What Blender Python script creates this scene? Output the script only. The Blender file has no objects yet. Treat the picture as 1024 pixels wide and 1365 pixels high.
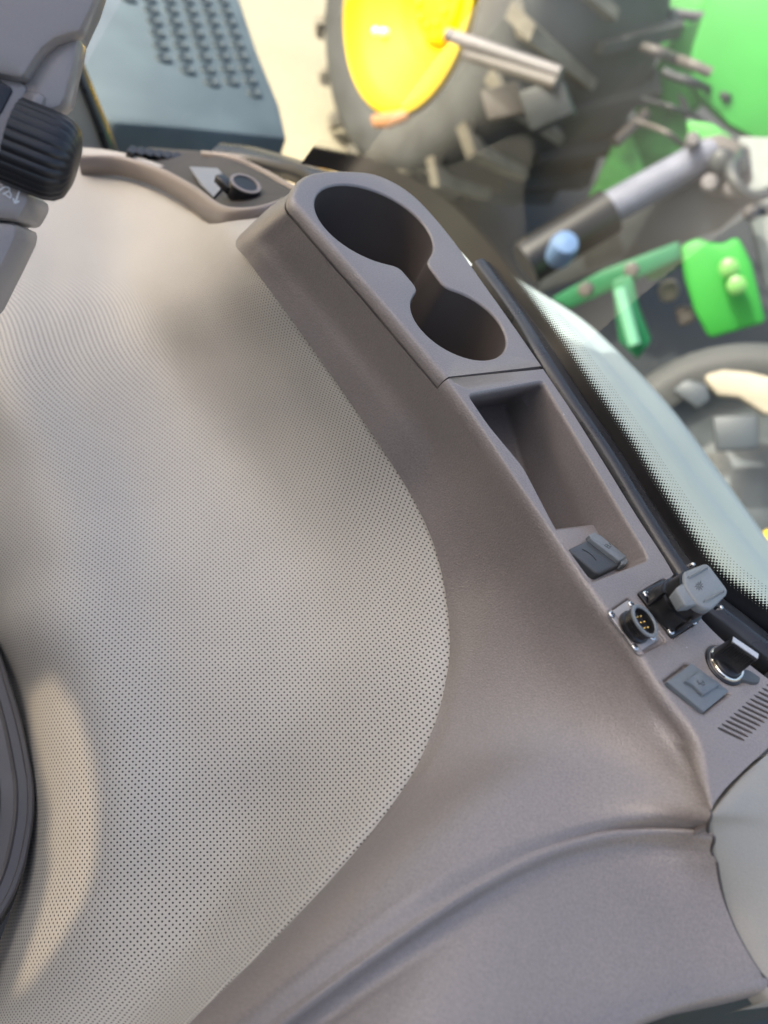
import bpy, bmesh, math, random
from mathutils import Vector, Matrix
from mathutils.geometry import delaunay_2d_cdt
R = math.radians
random.seed(7)
SC = bpy.context.scene
COL = SC.collection

# ------------------------------------------------------------------ camera
FPX, CX, CY = 1137.0, 512.0, 682.5          # focal length in photo pixels, principal point
PITCH, ROLL, CAMZ = R(45), R(32), 2.5
CAM = Vector((0, 0, CAMZ))
FWD = Vector((0, math.cos(PITCH), -math.sin(PITCH)))
UP0 = Vector((0, math.sin(PITCH), math.cos(PITCH)))
RT0 = Vector((1, 0, 0))
CXA = RT0 * math.cos(ROLL) + UP0 * math.sin(ROLL)
CYA = -RT0 * math.sin(ROLL) + UP0 * math.cos(ROLL)
cd = bpy.data.cameras.new('camera')
cam = bpy.data.objects.new('camera', cd); COL.objects.link(cam)
cam.matrix_world = Matrix((
    (CXA.x, CYA.x, -FWD.x, 0), (CXA.y, CYA.y, -FWD.y, 0),
    (CXA.z, CYA.z, -FWD.z, CAMZ), (0, 0, 0, 1)))
cd.sensor_fit = 'VERTICAL'; cd.sensor_height = 36; cd.lens = 36 * FPX / 1365
cd.clip_start = 0.02; cd.clip_end = 400
cd.dof.use_dof = True; cd.dof.focus_distance = 0.55; cd.dof.aperture_fstop = 5.2
SC.camera = cam

# ------------------------------------------------------------------ sky, sun, exposure
SUN_ELEV, SUN_AZ = R(40), R(250)            # azimuth the sun stands at, clockwise from +Y
w = bpy.data.worlds.new('World'); SC.world = w; w.use_nodes = True
nt = w.node_tree; bg = nt.nodes['Background']
sky = nt.nodes.new('ShaderNodeTexSky'); sky.sky_type = 'NISHITA'; sky.sun_disc = False
sky.air_density = 1.0; sky.dust_density = 7.0; sky.ozone_density = .6; sky.sun_elevation = SUN_ELEV; sky.sun_rotation = SUN_AZ
nt.links.new(sky.outputs[0], bg.inputs[0]); bg.inputs[1].default_value = 0.15
sd = bpy.data.lights.new('sun', 'SUN'); sd.energy = 2.0; sd.angle = R(0.5); sd.color = (1, .95, .87)
sun = bpy.data.objects.new('sun', sd); COL.objects.link(sun)
sdir = Vector((math.sin(SUN_AZ) * math.cos(SUN_ELEV), math.cos(SUN_AZ) * math.cos(SUN_ELEV), math.sin(SUN_ELEV)))
sun.location = sdir * 8 + Vector((0, 0, 3))
sun.rotation_euler = sdir.to_track_quat('Z', 'Y').to_euler()
SC.view_settings.view_transform = 'Standard'; SC.view_settings.look = 'None'
SC.view_settings.exposure = 1.55; SC.view_settings.gamma = 1
SC.view_settings.use_curve_mapping = False
SC.render.engine = 'CYCLES'
SC.cycles.use_denoising = True
SC.cycles.max_bounces = 8; SC.cycles.transparent_max_bounces = 12
SC.cycles.sample_clamp_indirect = 6

# ------------------------------------------------------------------ projection helpers
def ray(px, py):
    dx, dy = px - CX, py - CY
    return FWD + CXA * (dx / FPX) - CYA * (dy / FPX)
def H(px, py, h):                            # the point seen at a pixel that lies h metres below the camera
    r = ray(px, py); return CAM + r * (-h / r.z)
def D(px, py, d):                            # the point seen at a pixel at forward distance d
    return CAM + ray(px, py) * d
def PL(px, py, p0, n):                       # the point seen at a pixel on a plane
    r = ray(px, py); return CAM + r * ((p0 - CAM).dot(n) / r.dot(n))

# ------------------------------------------------------------------ materials
MATS = {}
def mat(name, col, rough=.5, metal=0, spec=.5, grain=0, gscale=900, var=0, vscale=6, bump=0, bscale=900, coat=0, emit=0):
    m = bpy.data.materials.new(name); m.use_nodes = True
    t = m.node_tree; N, L = t.nodes, t.links
    b = N['Principled BSDF']
    b.inputs['Base Color'].default_value = (*col, 1)
    b.inputs['Roughness'].default_value = rough
    b.inputs['Metallic'].default_value = metal
    b.inputs['Specular IOR Level'].default_value = spec
    if coat: b.inputs['Coat Weight'].default_value = coat
    tc = N.new('ShaderNodeTexCoord')
    c = None
    if var:
        n = N.new('ShaderNodeTexNoise'); n.inputs['Scale'].default_value = vscale; n.inputs['Detail'].default_value = 5
        L.new(tc.outputs['Object'], n.inputs['Vector'])
        mr = N.new('ShaderNodeMapRange'); mr.inputs[1].default_value = .3; mr.inputs[2].default_value = .7
        mr.inputs[3].default_value = 1 - var; mr.inputs[4].default_value = 1 + var
        L.new(n.outputs['Fac'], mr.inputs[0]); c = mr.outputs[0]
        rr = N.new('ShaderNodeMapRange'); rr.inputs[1].default_value = .3; rr.inputs[2].default_value = .7
        rr.inputs[3].default_value = max(.02, rough - .07); rr.inputs[4].default_value = min(1, rough + .07)
        L.new(n.outputs['Fac'], rr.inputs[0]); L.new(rr.outputs[0], b.inputs['Roughness'])
    if grain:
        n = N.new('ShaderNodeTexNoise'); n.inputs['Scale'].default_value = gscale; n.inputs['Detail'].default_value = 2
        L.new(tc.outputs['Object'], n.inputs['Vector'])
        mr = N.new('ShaderNodeMapRange'); mr.inputs[1].default_value = .3; mr.inputs[2].default_value = .7
        mr.inputs[3].default_value = 1 - grain; mr.inputs[4].default_value = 1 + grain
        L.new(n.outputs['Fac'], mr.inputs[0])
        if c is None: c = mr.outputs[0]
        else:
            mm = N.new('ShaderNodeMath'); mm.operation = 'MULTIPLY'
            L.new(c, mm.inputs[0]); L.new(mr.outputs[0], mm.inputs[1]); c = mm.outputs[0]
    if c is not None:
        vm = N.new('ShaderNodeVectorMath'); vm.operation = 'SCALE'
        vm.inputs[0].default_value = col; L.new(c, vm.inputs['Scale'])
        L.new(vm.outputs[0], b.inputs['Base Color'])
    if bump:
        n = N.new('ShaderNodeTexNoise'); n.inputs['Scale'].default_value = bscale; n.inputs['Detail'].default_value = 3
        L.new(tc.outputs['Object'], n.inputs['Vector'])
        bp = N.new('ShaderNodeBump'); bp.inputs['Strength'].default_value = bump; bp.inputs['Distance'].default_value = .0006
        L.new(n.outputs['Fac'], bp.inputs['Height']); L.new(bp.outputs[0], b.inputs['Normal'])
    if emit:
        b.inputs['Emission Color'].default_value = (*col, 1); b.inputs['Emission Strength'].default_value = emit
    MATS[name] = m
    return m

def dots_field(t, pitch):                    # distance to the nearest point of a staggered dot grid laid out in the UV map, in pitches
    N, L = t.nodes, t.links
    uv = N.new('ShaderNodeUVMap')
    sc = N.new('ShaderNodeVectorMath'); sc.operation = 'SCALE'; sc.inputs['Scale'].default_value = 1 / pitch
    L.new(uv.outputs[0], sc.inputs[0])
    outs = []
    for off in (0, .5):
        a = N.new('ShaderNodeVectorMath'); a.operation = 'ADD'; a.inputs[1].default_value = (off, off, 0)
        f = N.new('ShaderNodeVectorMath'); f.operation = 'FRACTION'
        s = N.new('ShaderNodeVectorMath'); s.operation = 'SUBTRACT'; s.inputs[1].default_value = (.5, .5, 0)
        l = N.new('ShaderNodeVectorMath'); l.operation = 'LENGTH'
        L.new(sc.outputs[0], a.inputs[0]); L.new(a.outputs[0], f.inputs[0]); L.new(f.outputs[0], s.inputs[0]); L.new(s.outputs[0], l.inputs[0])
        outs.append(l.outputs['Value'])
    mn = N.new('ShaderNodeMath'); mn.operation = 'MINIMUM'
    L.new(outs[0], mn.inputs[0]); L.new(outs[1], mn.inputs[1])
    return mn.outputs[0], uv

PLASTIC = mat('taupe_plastic', (.2, .176, .165), .37, spec=.9, grain=.14, gscale=800, var=.05, vscale=14, bump=.5, bscale=900)
# a few pale scuff specks in the plastic
t = PLASTIC.node_tree; N, L = t.nodes, t.links; b = N['Principled BSDF']
tc = N.new('ShaderNodeTexCoord'); vo = N.new('ShaderNodeTexVoronoi'); vo.inputs['Scale'].default_value = 42
wn_ = N.new('ShaderNodeTexNoise'); wn_.inputs['Scale'].default_value = 260; ws_ = N.new('ShaderNodeVectorMath'); ws_.operation = 'MULTIPLY_ADD'; ws_.inputs[1].default_value = (.0016, .0016, .0016)
L.new(tc.outputs['Object'], wn_.inputs['Vector']); L.new(wn_.outputs['Color'], ws_.inputs[0]); L.new(tc.outputs['Object'], ws_.inputs[2]); L.new(ws_.outputs[0], vo.inputs['Vector'])
l1 = N.new('ShaderNodeMath'); l1.operation = 'LESS_THAN'; l1.inputs[1].default_value = .028; L.new(vo.outputs['Distance'], l1.inputs[0])
sx = N.new('ShaderNodeSeparateXYZ'); L.new(vo.outputs['Color'], sx.inputs[0])
g1 = N.new('ShaderNodeMath'); g1.operation = 'GREATER_THAN'; g1.inputs[1].default_value = .72; L.new(sx.outputs['X'], g1.inputs[0])
mu = N.new('ShaderNodeMath'); mu.operation = 'MULTIPLY'; L.new(l1.outputs[0], mu.inputs[0]); L.new(g1.outputs[0], mu.inputs[1])
m5 = N.new('ShaderNodeMath'); m5.operation = 'MULTIPLY'; m5.inputs[1].default_value = .4; L.new(mu.outputs[0], m5.inputs[0])
src = b.inputs['Base Color'].links[0].from_socket
mx = N.new('ShaderNodeMixRGB'); mx.inputs[2].default_value = (.5, .48, .46, 1); L.new(m5.outputs[0], mx.inputs[0]); L.new(src, mx.inputs[1]); L.new(mx.outputs[0], b.inputs['Base Color'])
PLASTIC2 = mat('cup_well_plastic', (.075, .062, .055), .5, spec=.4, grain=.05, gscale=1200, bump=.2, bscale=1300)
BEIGE = mat('beige_panel_plastic', (.27, .262, .232), .45, spec=.6, grain=.06, gscale=1200, bump=.35, bscale=1300)
ARM = mat('armrest_plastic', (.3, .262, .238), .3, spec=.8, grain=.03, gscale=900, bump=.1)
BLACK = mat('black_plastic', (.012, .012, .013), .3, spec=.5, bump=.05)
KNOB = mat('knob_rubber', (.018, .018, .02), .36, spec=.5, bump=.1)
RUBBER = mat('seal_rubber', (.02, .021, .023), .3, spec=.5, var=.15, vscale=40, bump=.12, bscale=500)
CAPGREY = mat('grey_cap_plastic', (.17, .19, .2), .42, spec=.5, grain=.06, bump=.2)
COVER = mat('dark_grey_cover', (.06, .067, .072), .4, spec=.5, grain=.06, bump=.25)
USBG = mat('grey_usb_cover', (.12, .14, .155), .45, spec=.5, grain=.05, bump=.2)
STEEL = mat('screw_steel', (.7, .7, .68), .25, metal=1)
ALLOY = mat('flange_alloy', (.34, .32, .31), .35, metal=.3)
CHROME = mat('chrome', (.85, .82, .74), .12, metal=1)
GOLD = mat('gold_pin', (.9, .6, .2), .3, metal=1)
GROOVE = mat('dark_gap', (.01, .01, .01), .8)
INK = mat('engraved_ink', (.03, .033, .035), .6)
WHITEINK = mat('white_print', (.8, .82, .82), .5)
SCREEN = mat('dark_screen', (.01, .011, .016), .1)
SEATDARK = mat('dark_seat_trim', (.1, .093, .09), .35, spec=.5, bump=.1)
SEATFAB = mat('blue_black_upholstery', (.025, .035, .045), .5)
TRIMTAN = mat('ledge_trim_plastic', (.24, .205, .185), .4, spec=.5, grain=.05, bump=.2)
DARKTRAY = mat('ledge_dark_tray', (.03, .026, .024), .6)
STICKER = mat('grey_sticker', (.2, .22, .25), .5, var=.06, vscale=60)
FENDER = mat('fender_teal_grey', (.32, .37, .36), .5, var=.06, vscale=8)
DECK = mat('walkway_blue_grey', (.07, .095, .11), .6, var=.2, vscale=6)
DECKDK = mat('walkway_tread', (.035, .05, .06), .6)
PILLAR = mat('pillar_grey', (.35, .35, .34), .5)
BLOCKER = mat('blocker_liner', (.4, .39, .37), .8)
CONC = mat('concrete_ground', (.34, .3, .21), .9, var=.12, vscale=.8, grain=.08, gscale=30, bump=.2, bscale=40)
TYRE = mat('tyre_rubber', (.05, .052, .052), .7, var=.3, vscale=5)
RIM = mat('yellow_rim', (.8, .55, .0), .65)
RIMDK = mat('yellow_rim_dish', (.85, .5, .0), .45)
GREEN = mat('green_paint', (.03, .27, .035), .55, var=.08, vscale=3)
GREENL = mat('light_green_paint', (.08, .36, .07), .5, var=.35, vscale=9)
GREEND = mat('dark_green_paint', (.01, .13, .05), .4, coat=.2, var=.1, vscale=6)
MACHDK = mat('dark_machine_steel', (.03, .034, .036), .5, var=.3, vscale=6)
MACHBR = mat('brown_grey_steel', (.1, .088, .08), .55, var=.25, vscale=5)
LILAC = mat('pale_lilac_reflection_steel', (.13, .12, .122), .5, var=.3, vscale=8)
BLUECAP = mat('blue_cap', (.1, .17, .3), .4)
SUNGND = mat('sunlit_ground_tone', (.35, .31, .24), .9, var=.1, vscale=12)  # brightness of sunlit ground put into the colour
RUST = mat('rusty_block', (.4, .19, .08), .7)

# perforated vinyl
m = bpy.data.materials.new('perforated_vinyl'); m.use_nodes = True; t = m.node_tree; N, L = t.nodes, t.links
b = N['Principled BSDF']; b.inputs['Roughness'].default_value = .48; b.inputs['Specular IOR Level'].default_value = .45
d, _ = dots_field(t, .0045)
mr = N.new('ShaderNodeMapRange'); mr.inputs[1].default_value = .115; mr.inputs[2].default_value = .18
mr.inputs[3].default_value = 0; mr.inputs[4].default_value = 1; L.new(d, mr.inputs[0])
tc = N.new('ShaderNodeTexCoord')
nz = N.new('ShaderNodeTexNoise'); nz.inputs['Scale'].default_value = 700; nz.inputs['Detail'].default_value = 3
L.new(tc.outputs['Object'], nz.inputs['Vector'])
nv = N.new('ShaderNodeTexNoise'); nv.inputs['Scale'].default_value = 9; nv.inputs['Detail'].default_value = 4
L.new(tc.outputs['Object'], nv.inputs['Vector'])
v1 = N.new('ShaderNodeMapRange'); v1.inputs[1].default_value = .3; v1.inputs[2].default_value = .7; v1.inputs[3].default_value = .93; v1.inputs[4].default_value = 1.06
L.new(nv.outputs['Fac'], v1.inputs[0])
vm = N.new('ShaderNodeVectorMath'); vm.operation = 'SCALE'; vm.inputs[0].default_value = (.51, .485, .435); L.new(v1.outputs[0], vm.inputs['Scale'])
mx = N.new('ShaderNodeMixRGB'); mx.inputs[1].default_value = (.015, .012, .01, 1)
L.new(mr.outputs[0], mx.inputs[0]); L.new(vm.outputs[0], mx.inputs[2]); L.new(mx.outputs[0], b.inputs['Base Color'])
ad = N.new('ShaderNodeMath'); ad.operation = 'MULTIPLY_ADD'; ad.inputs[1].default_value = .25
L.new(nz.outputs['Fac'], ad.inputs[0]); L.new(mr.outputs[0], ad.inputs[2])
bp = N.new('ShaderNodeBump'); bp.inputs['Strength'].default_value = .5; bp.inputs['Distance'].default_value = .0008
L.new(ad.outputs[0], bp.inputs['Height']); L.new(bp.outputs[0], b.inputs['Normal'])
VINYL = m

# glass and its printed edge
m = bpy.data.materials.new('window_glass'); m.use_nodes = True; t = m.node_tree; N, L = t.nodes, t.links
N.remove(N['Principled BSDF']); o = N['Material Output']
tr = N.new('ShaderNodeBsdfTransparent'); tr.inputs[0].default_value = (.88, .93, .91, 1)
gl = N.new('ShaderNodeBsdfGlossy'); gl.inputs['Roughness'].default_value = .02; gl.inputs[0].default_value = (1, 1, 1, 1)
fr = N.new('ShaderNodeFresnel'); fr.inputs[0].default_value = 1.27
mi = N.new('ShaderNodeMixShader'); L.new(fr.outputs[0], mi.inputs[0]); L.new(tr.outputs[0], mi.inputs[1]); L.new(gl.outputs[0], mi.inputs[2])
L.new(mi.outputs[0], o.inputs[0]); GLASS = m
m = bpy.data.materials.new('printed_dot_border'); m.use_nodes = True; t = m.node_tree; N, L = t.nodes, t.links
b = N['Principled BSDF']; b.inputs['Base Color'].default_value = (.004, .004, .005, 1); b.inputs['Roughness'].default_value = .3
o = N['Material Output']
d, uv = dots_field(t, .0026)
sp = N.new('ShaderNodeSeparateXYZ'); L.new(uv.outputs[0], sp.inputs[0])
mr = N.new('ShaderNodeMapRange'); mr.inputs[1].default_value = .0165; mr.inputs[2].default_value = .0255; mr.inputs[3].default_value = .54; mr.inputs[4].default_value = .1
L.new(sp.outputs['Y'], mr.inputs[0])
lt = N.new('ShaderNodeMath'); lt.operation = 'LESS_THAN'; L.new(d, lt.inputs[0]); L.new(mr.outputs[0], lt.inputs[1])
tr = N.new('ShaderNodeBsdfTransparent')
mi = N.new('ShaderNodeMixShader'); L.new(lt.outputs[0], mi.inputs[0]); L.new(tr.outputs[0], mi.inputs[1]); L.new(b.outputs[0], mi.inputs[2])
L.new(mi.outputs[0], o.inputs[0]); FRIT = m

# ------------------------------------------------------------------ object helpers
def thing(name, label, cat, loc=(0, 0, 0), group=None):
    o = bpy.data.objects.new(name, None); COL.objects.link(o); o.location = loc
    o.empty_display_size = .05
    tag(o, label, cat, group); return o
def tag(o, label=None, cat=None, group=None, kind=None):
    if label: o['label'] = label
    if cat: o['category'] = cat
    if group: o['group'] = group
    if kind: o['kind'] = kind
    return o
def link(name, me, material, parent=None, smooth=True):
    o = bpy.data.objects.new(name, me); COL.objects.link(o)
    if material: me.materials.append(material)
    if smooth:
        for p in me.polygons: p.use_smooth = True
    if parent is not None:
        o.parent = parent
        o.matrix_parent_inverse = Matrix.Translation(world_loc(parent)).inverted()
    return o
def world_loc(o):
    v = Vector(o.location)
    return v
class MB:
    def __init__(s): s.v = []; s.f = []; s.uv = None
    def add(s, v, f):
        b = len(s.v); s.v += [tuple(p) for p in v]; s.f += [tuple(i + b for i in q) for q in f]; return s
    def loft(s, loops, closed=True, cap0=False, cap1=False):
        n = len(loops[0]); v = [p for l in loops for p in l]; f = []
        for j in range(len(loops) - 1):
            for i in range(n if closed else n - 1):
                k = (i + 1) % n
                f.append((j * n + i, j * n + k, (j + 1) * n + k, (j + 1) * n + i))
        if cap0: f.append(tuple(range(n))[::-1])
        if cap1: f.append(tuple((len(loops) - 1) * n + i for i in range(n)))
        return s.add(v, f)
    def box(s, c, a, b, d, bev=0):          # centre and three half-axis vectors
        c = Vector(c); P = []
        for k in (-1, 1):
            for (i, j) in ((-1, -1), (1, -1), (1, 1), (-1, 1)):
                P.append(c + a * i + b * j + d * k)
        return s.add(P, [(3, 2, 1, 0), (4, 5, 6, 7), (0, 1, 5, 4), (1, 2, 6, 5), (2, 3, 7, 6), (3, 0, 4, 7)])
    def build(s, name, material, parent=None, smooth=True, merge=0, bevel=0, seg=2, angle=None):
        me = bpy.data.meshes.new(name)
        bm = bmesh.new()
        vs = [bm.verts.new(p) for p in s.v]
        for q in s.f:
            try: bm.faces.new([vs[i] for i in q])
            except ValueError: pass
        if merge: bmesh.ops.remove_doubles(bm, verts=bm.verts, dist=merge)
        if bevel:
            bmesh.ops.recalc_face_normals(bm, faces=bm.faces)
            es = [e for e in bm.edges if len(e.link_faces) == 2 and e.calc_face_angle(0) > .6]
            bmesh.ops.bevel(bm, geom=es, offset=bevel, segments=seg, affect='EDGES', profile=.5, clamp_overlap=True)
        bmesh.ops.recalc_face_normals(bm, faces=bm.faces)
        if angle is not None:
            for e in bm.edges:
                if len(e.link_faces) == 2 and e.calc_face_angle(0) > angle: e.smooth = False
        bm.to_mesh(me); bm.free()
        return link(name, me, material, parent, smooth)

def cr(p0, p1, p2, p3, t):
    return .5 * ((2 * p1) + (p2 - p0) * t + (2 * p0 - 5 * p1 + 4 * p2 - p3) * t * t + (3 * p1 - p0 - 3 * p2 + p3) * t ** 3)
def spline(P, n, closed=False):              # n points spread evenly along a smooth curve through P
    P = [Vector(p) for p in P]; m = len(P); Q = []
    segs = m if closed else m - 1; K = 24
    for i in range(segs):
        if closed: a, b_, c, d_ = P[i - 1], P[i], P[(i + 1) % m], P[(i + 2) % m]
        else:
            b_, c = P[i], P[i + 1]
            a = P[i - 1] if i > 0 else b_ * 2 - c
            d_ = P[i + 2] if i + 2 < m else c * 2 - b_
        for k in range(K): Q.append(cr(a, b_, c, d_, k / K))
    Q.append(P[0] if closed else P[-1])
    L_ = [0]
    for i in range(1, len(Q)): L_.append(L_[-1] + (Q[i] - Q[i - 1]).length)
    out = []; j = 0
    N_ = n if closed else n - 1
    for i in range(n):
        s = L_[-1] * i / N_
        while j < len(L_) - 2 and L_[j + 1] < s: j += 1
        f = (s - L_[j]) / max(1e-9, L_[j + 1] - L_[j]); out.append(Q[j].lerp(Q[j + 1], min(1, max(0, f))))
    return out
def net(rows, ncol, nsub):                   # a smooth surface through rows of control points
    R_ = [spline(r, ncol) for r in rows]; G = []
    for i in range(len(R_) - 1):
        a = R_[i - 1] if i > 0 else None; d_ = R_[i + 2] if i + 2 < len(R_) else None
        for k in range(nsub):
            tt = k / nsub; row = []
            for c in range(ncol):
                b1, b2 = R_[i][c], R_[i + 1][c]
                p0 = a[c] if a else b1 * 2 - b2; p3 = d_[c] if d_ else b2 * 2 - b1
                row.append(cr(p0, b1, b2, p3, tt))
            G.append(row)
    G.append(R_[-1]); return G
def grid_faces(nr, nc): return [(r * nc + c, r * nc + c + 1, (r + 1) * nc + c + 1, (r + 1) * nc + c) for r in range(nr - 1) for c in range(nc - 1)]
def inset(loop, dist):                       # move a closed loop inwards in plan; dist is one number or one per point
    n = len(loop); A = sum(loop[i].x * loop[(i + 1) % n].y - loop[(i + 1) % n].x * loop[i].y for i in range(n))
    sg = 1 if A > 0 else -1; out = []
    for i in range(n):
        e1 = (loop[i] - loop[i - 1]); e2 = (loop[(i + 1) % n] - loop[i]); e1.z = e2.z = 0
        n1 = Vector((-e1.y, e1.x, 0)); n2 = Vector((-e2.y, e2.x, 0))
        nn = (n1.normalized() + n2.normalized())
        if nn.length < 1e-6: nn = n1
        nn.normalize(); c = max(.5, nn.dot(n1.normalized()))
        dd = dist[i] if isinstance(dist, (list, tuple)) else dist
        out.append(loop[i] + nn * (sg * dd / c))
    return out
def atz(loop, z): return [Vector((p.x, p.y, z)) for p in loop]
def rquad(c, r, n=6):                        # rounded polygon through corners c (any plan, order kept)
    out = []; m = len(c); c = [Vector(p) for p in c]
    for i in range(m):
        p, a, b_ = c[i], c[i - 1], c[(i + 1) % m]
        ra = min(r, (a - p).length * .48); rb = min(r, (b_ - p).length * .48)
        s, e = p + (a - p).normalized() * ra, p + (b_ - p).normalized() * rb
        for k in range(n + 1):
            tt = k / n; out.append(s.lerp(p, tt).lerp(p.lerp(e, tt), tt))
    return out
def inside(p, loop):
    c = False; n = len(loop); j = n - 1
    for i in range(n):
        a, b_ = loop[i], loop[j]
        if (a.y > p[1]) != (b_.y > p[1]) and p[0] < (b_.x - a.x) * (p[1] - a.y) / (b_.y - a.y) + a.x: c = not c
        j = i
    return c
def plate(mb, outer, holes, z):              # flat sheet with holes
    V = [p.to_2d() for p in outer]; E_ = [(i, (i + 1) % len(outer)) for i in range(len(outer))]
    for h_ in holes:
        b_ = len(V); V += [p.to_2d() for p in h_]; E_ += [(b_ + i, b_ + (i + 1) % len(h_)) for i in range(len(h_))]
    vs, es, fs, *_ = delaunay_2d_cdt(V, E_, [], 1, 1e-7)
    F_ = []
    for f in fs:
        c = sum((vs[i] for i in f), Vector((0, 0))) / len(f)
        if inside(c, outer) and not any(inside(c, h_) for h_ in holes): F_.append(tuple(f))
    mb.add([(p.x, p.y, z) for p in vs], F_)
def arc_profile(o, i_, z0, z1, n=6):         # rounded edge from an outer loop at z0 to an inner loop at z1 (vertical first, flat last)
    L_ = []
    for k in range(n + 1):
        a = math.pi / 2 * k / n
        L_.append([Vector((p.x + (q.x - p.x) * (1 - math.cos(a)), p.y + (q.y - p.y) * (1 - math.cos(a)), z0 + (z1 - z0) * math.sin(a))) for p, q in zip(o, i_)])
    return L_
def lathe(mb, c, ax, prof, n=32, a0=0, caps=True):      # prof: (radius, height along axis)
    ax = Vector(ax).normalized(); u = ax.orthogonal().normalized(); v = ax.cross(u); c = Vector(c)
    loops = [[c + ax * h_ + (u * math.cos(a0 + 2 * math.pi * i / n) + v * math.sin(a0 + 2 * math.pi * i / n)) * r_ for i in range(n)] for r_, h_ in prof]
    mb.loft(loops, True, caps and prof[0][0] > 1e-5, caps and prof[-1][0] > 1e-5); return mb
def sweep(path, prof, up=Vector((0, 0, 1)), closed_prof=True):   # profile (side, up) swept along a path
    loops = []
    for i, p in enumerate(path):
        tg = (path[min(i + 1, len(path) - 1)] - path[max(i - 1, 0)]).normalized()
        sd_ = tg.cross(up).normalized(); u2 = sd_.cross(tg).normalized()
        loops.append([p + sd_ * a + u2 * b_ for a, b_ in prof])
    mb = MB(); mb.loft(loops, closed_prof); return mb
def slab(px, p0, n, thick, name, material, parent=None, bevel=.004, smooth=True, pts=None):   # a plate of real thickness in a given plane
    n = Vector(n).normalized()
    P = pts or [PL(x, y, p0, n) for x, y in px]
    mb = MB(); mb.loft([P, [p - n * thick for p in P]], True, True, True)
    return mb.build(name, material, parent, smooth, bevel=bevel, angle=.6)
def rod(path, r, name, material, parent=None, n=12):
    path = [Vector(p) for p in path]
    prof = [(math.cos(2 * math.pi * k / n) * r, math.sin(2 * math.pi * k / n) * r) for k in range(n)]
    mb = sweep(path, prof)
    m_ = len(path)
    mb.f.append(tuple(range(n))); mb.f.append(tuple((m_ - 1) * n + i for i in range(n)))
    return mb.build(name, material, parent, angle=.9)

HT = .32                                      # height of the console top below the camera
ZT = CAMZ - HT
ZS = ZT - .015                                # height of the seam line

# ================================================================== ground, cab floor and unseen light blockers
mb = MB(); mb.add([(-150, -150, 0), (150, -150, 0), (150, 150, 0), (-150, 150, 0)], [(0, 1, 2, 3)])
tag(mb.build('ground', CONC), kind='structure')
BLOCKZ = 3.06
def up_sun(p, z): return p + sdir * ((z - p.z) / sdir.z)
sun_opening = [up_sun(H(*p), BLOCKZ) for p in ((52,888,.6),(84,930,.585),(106,1000,.578),(115,1070,.575),(112,1140,.575),(92,1200,.578),(58,1262,.59),(15,1305,.6),(-100,1330,.64),(-40,1230,.64),(-20,1160,.64),(-14,1132,.64),(-80,1140,.62),(-80,1090,.62),(-16,1082,.64),(-25,1010,.66),(-30,930,.68))]  # opening projected up the sun ray to shape the sun patch on the vinyl
lo = rquad([Vector(p) for p in ((-2.0, -1.2, BLOCKZ), (-.5, -1.2, BLOCKZ), (-.5, .62, BLOCKZ), (-2.0, .62, BLOCKZ))], .15, 6)
mb = MB(); plate(mb, lo, [sun_opening], BLOCKZ); plate(mb, lo, [sun_opening], BLOCKZ + .05)
mb.loft([lo, atz(lo, BLOCKZ + .05)], True); mb.loft([sun_opening, atz(sun_opening, BLOCKZ + .05)], True)
light_blocker = mb.build('light_blocker_panel', BLOCKER, smooth=False, merge=.0001); tag(light_blocker, 'pale unseen panel added to keep the sun off the side console', 'light_blocker')  # unseen panel, shaped and placed to block sun from the interior

FLOOR = mat('cab_floor_mat', (.035, .035, .036), .8, bump=.2, bscale=200)
WALL = mat('blocker_wall_trim', (.16, .145, .135), .6)
mb = MB(); lo = [Vector(p) for p in ((-1.5, -.9, 1.55), (.7, -.9, 1.55), (.7, .9, 1.55), (-1.5, .9, 1.55))]; mb.loft([lo, [p - Z_ * .05 for p in lo for Z_ in (Vector((0, 0, 1)),)]], True, True, True)
tag(mb.build('cab_floor', FLOOR, smooth=False), kind='structure')
mb = MB(); lo = [Vector(p) for p in ((-1.5, -.95, 1.5), (.7, -.95, 1.5), (.7, -.9, 1.5), (-1.5, -.9, 1.5))]; mb.loft([lo, atz(lo, 2.75)], True, True, True)
tag(mb.build('blocker_wall', WALL, smooth=False), kind='structure')  # unseen wall added to cut the light from behind

mb = MB(); lo = [Vector(p) for p in ((-1.5, -.9, 1.5), (-1.45, -.9, 1.5), (-1.45, .3, 1.5), (-1.5, .3, 1.5))]; mb.loft([lo, atz(lo, 2.85)], True, True, True)
tag(mb.build('blocker_wall_left', WALL, smooth=False), kind='structure')  # unseen wall added to limit light from the left
hg = bpy.data.materials.new('tinted_dimmer'); hg.use_nodes = True; N, L = hg.node_tree.nodes, hg.node_tree.links
N.remove(N['Principled BSDF']); tb = N.new('ShaderNodeBsdfTransparent'); tb.inputs[0].default_value = (.3, .25, .19, 1); L.new(tb.outputs[0], N['Material Output'].inputs[0])
hp_ = [(p + Vector((0, 0, .06))) for p in rquad([Vector((min(q.x for q in sun_opening) - .05, min(q.y for q in sun_opening) - .05, BLOCKZ)), Vector((max(q.x for q in sun_opening) + .05, min(q.y for q in sun_opening) - .05, BLOCKZ)), Vector((max(q.x for q in sun_opening) + .05, max(q.y for q in sun_opening) + .05, BLOCKZ)), Vector((min(q.x for q in sun_opening) - .05, max(q.y for q in sun_opening) + .05, BLOCKZ))], .05, 5)]
mb = MB(); mb.add(hp_, [tuple(range(len(hp_)))]); tag(mb.build('sun_dimmer', hg, smooth=False), 'tinted brown sheet added over the opening to dim the sun patch', 'sun_opening')  # added tinted sheet, weakens the sun through the opening

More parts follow.
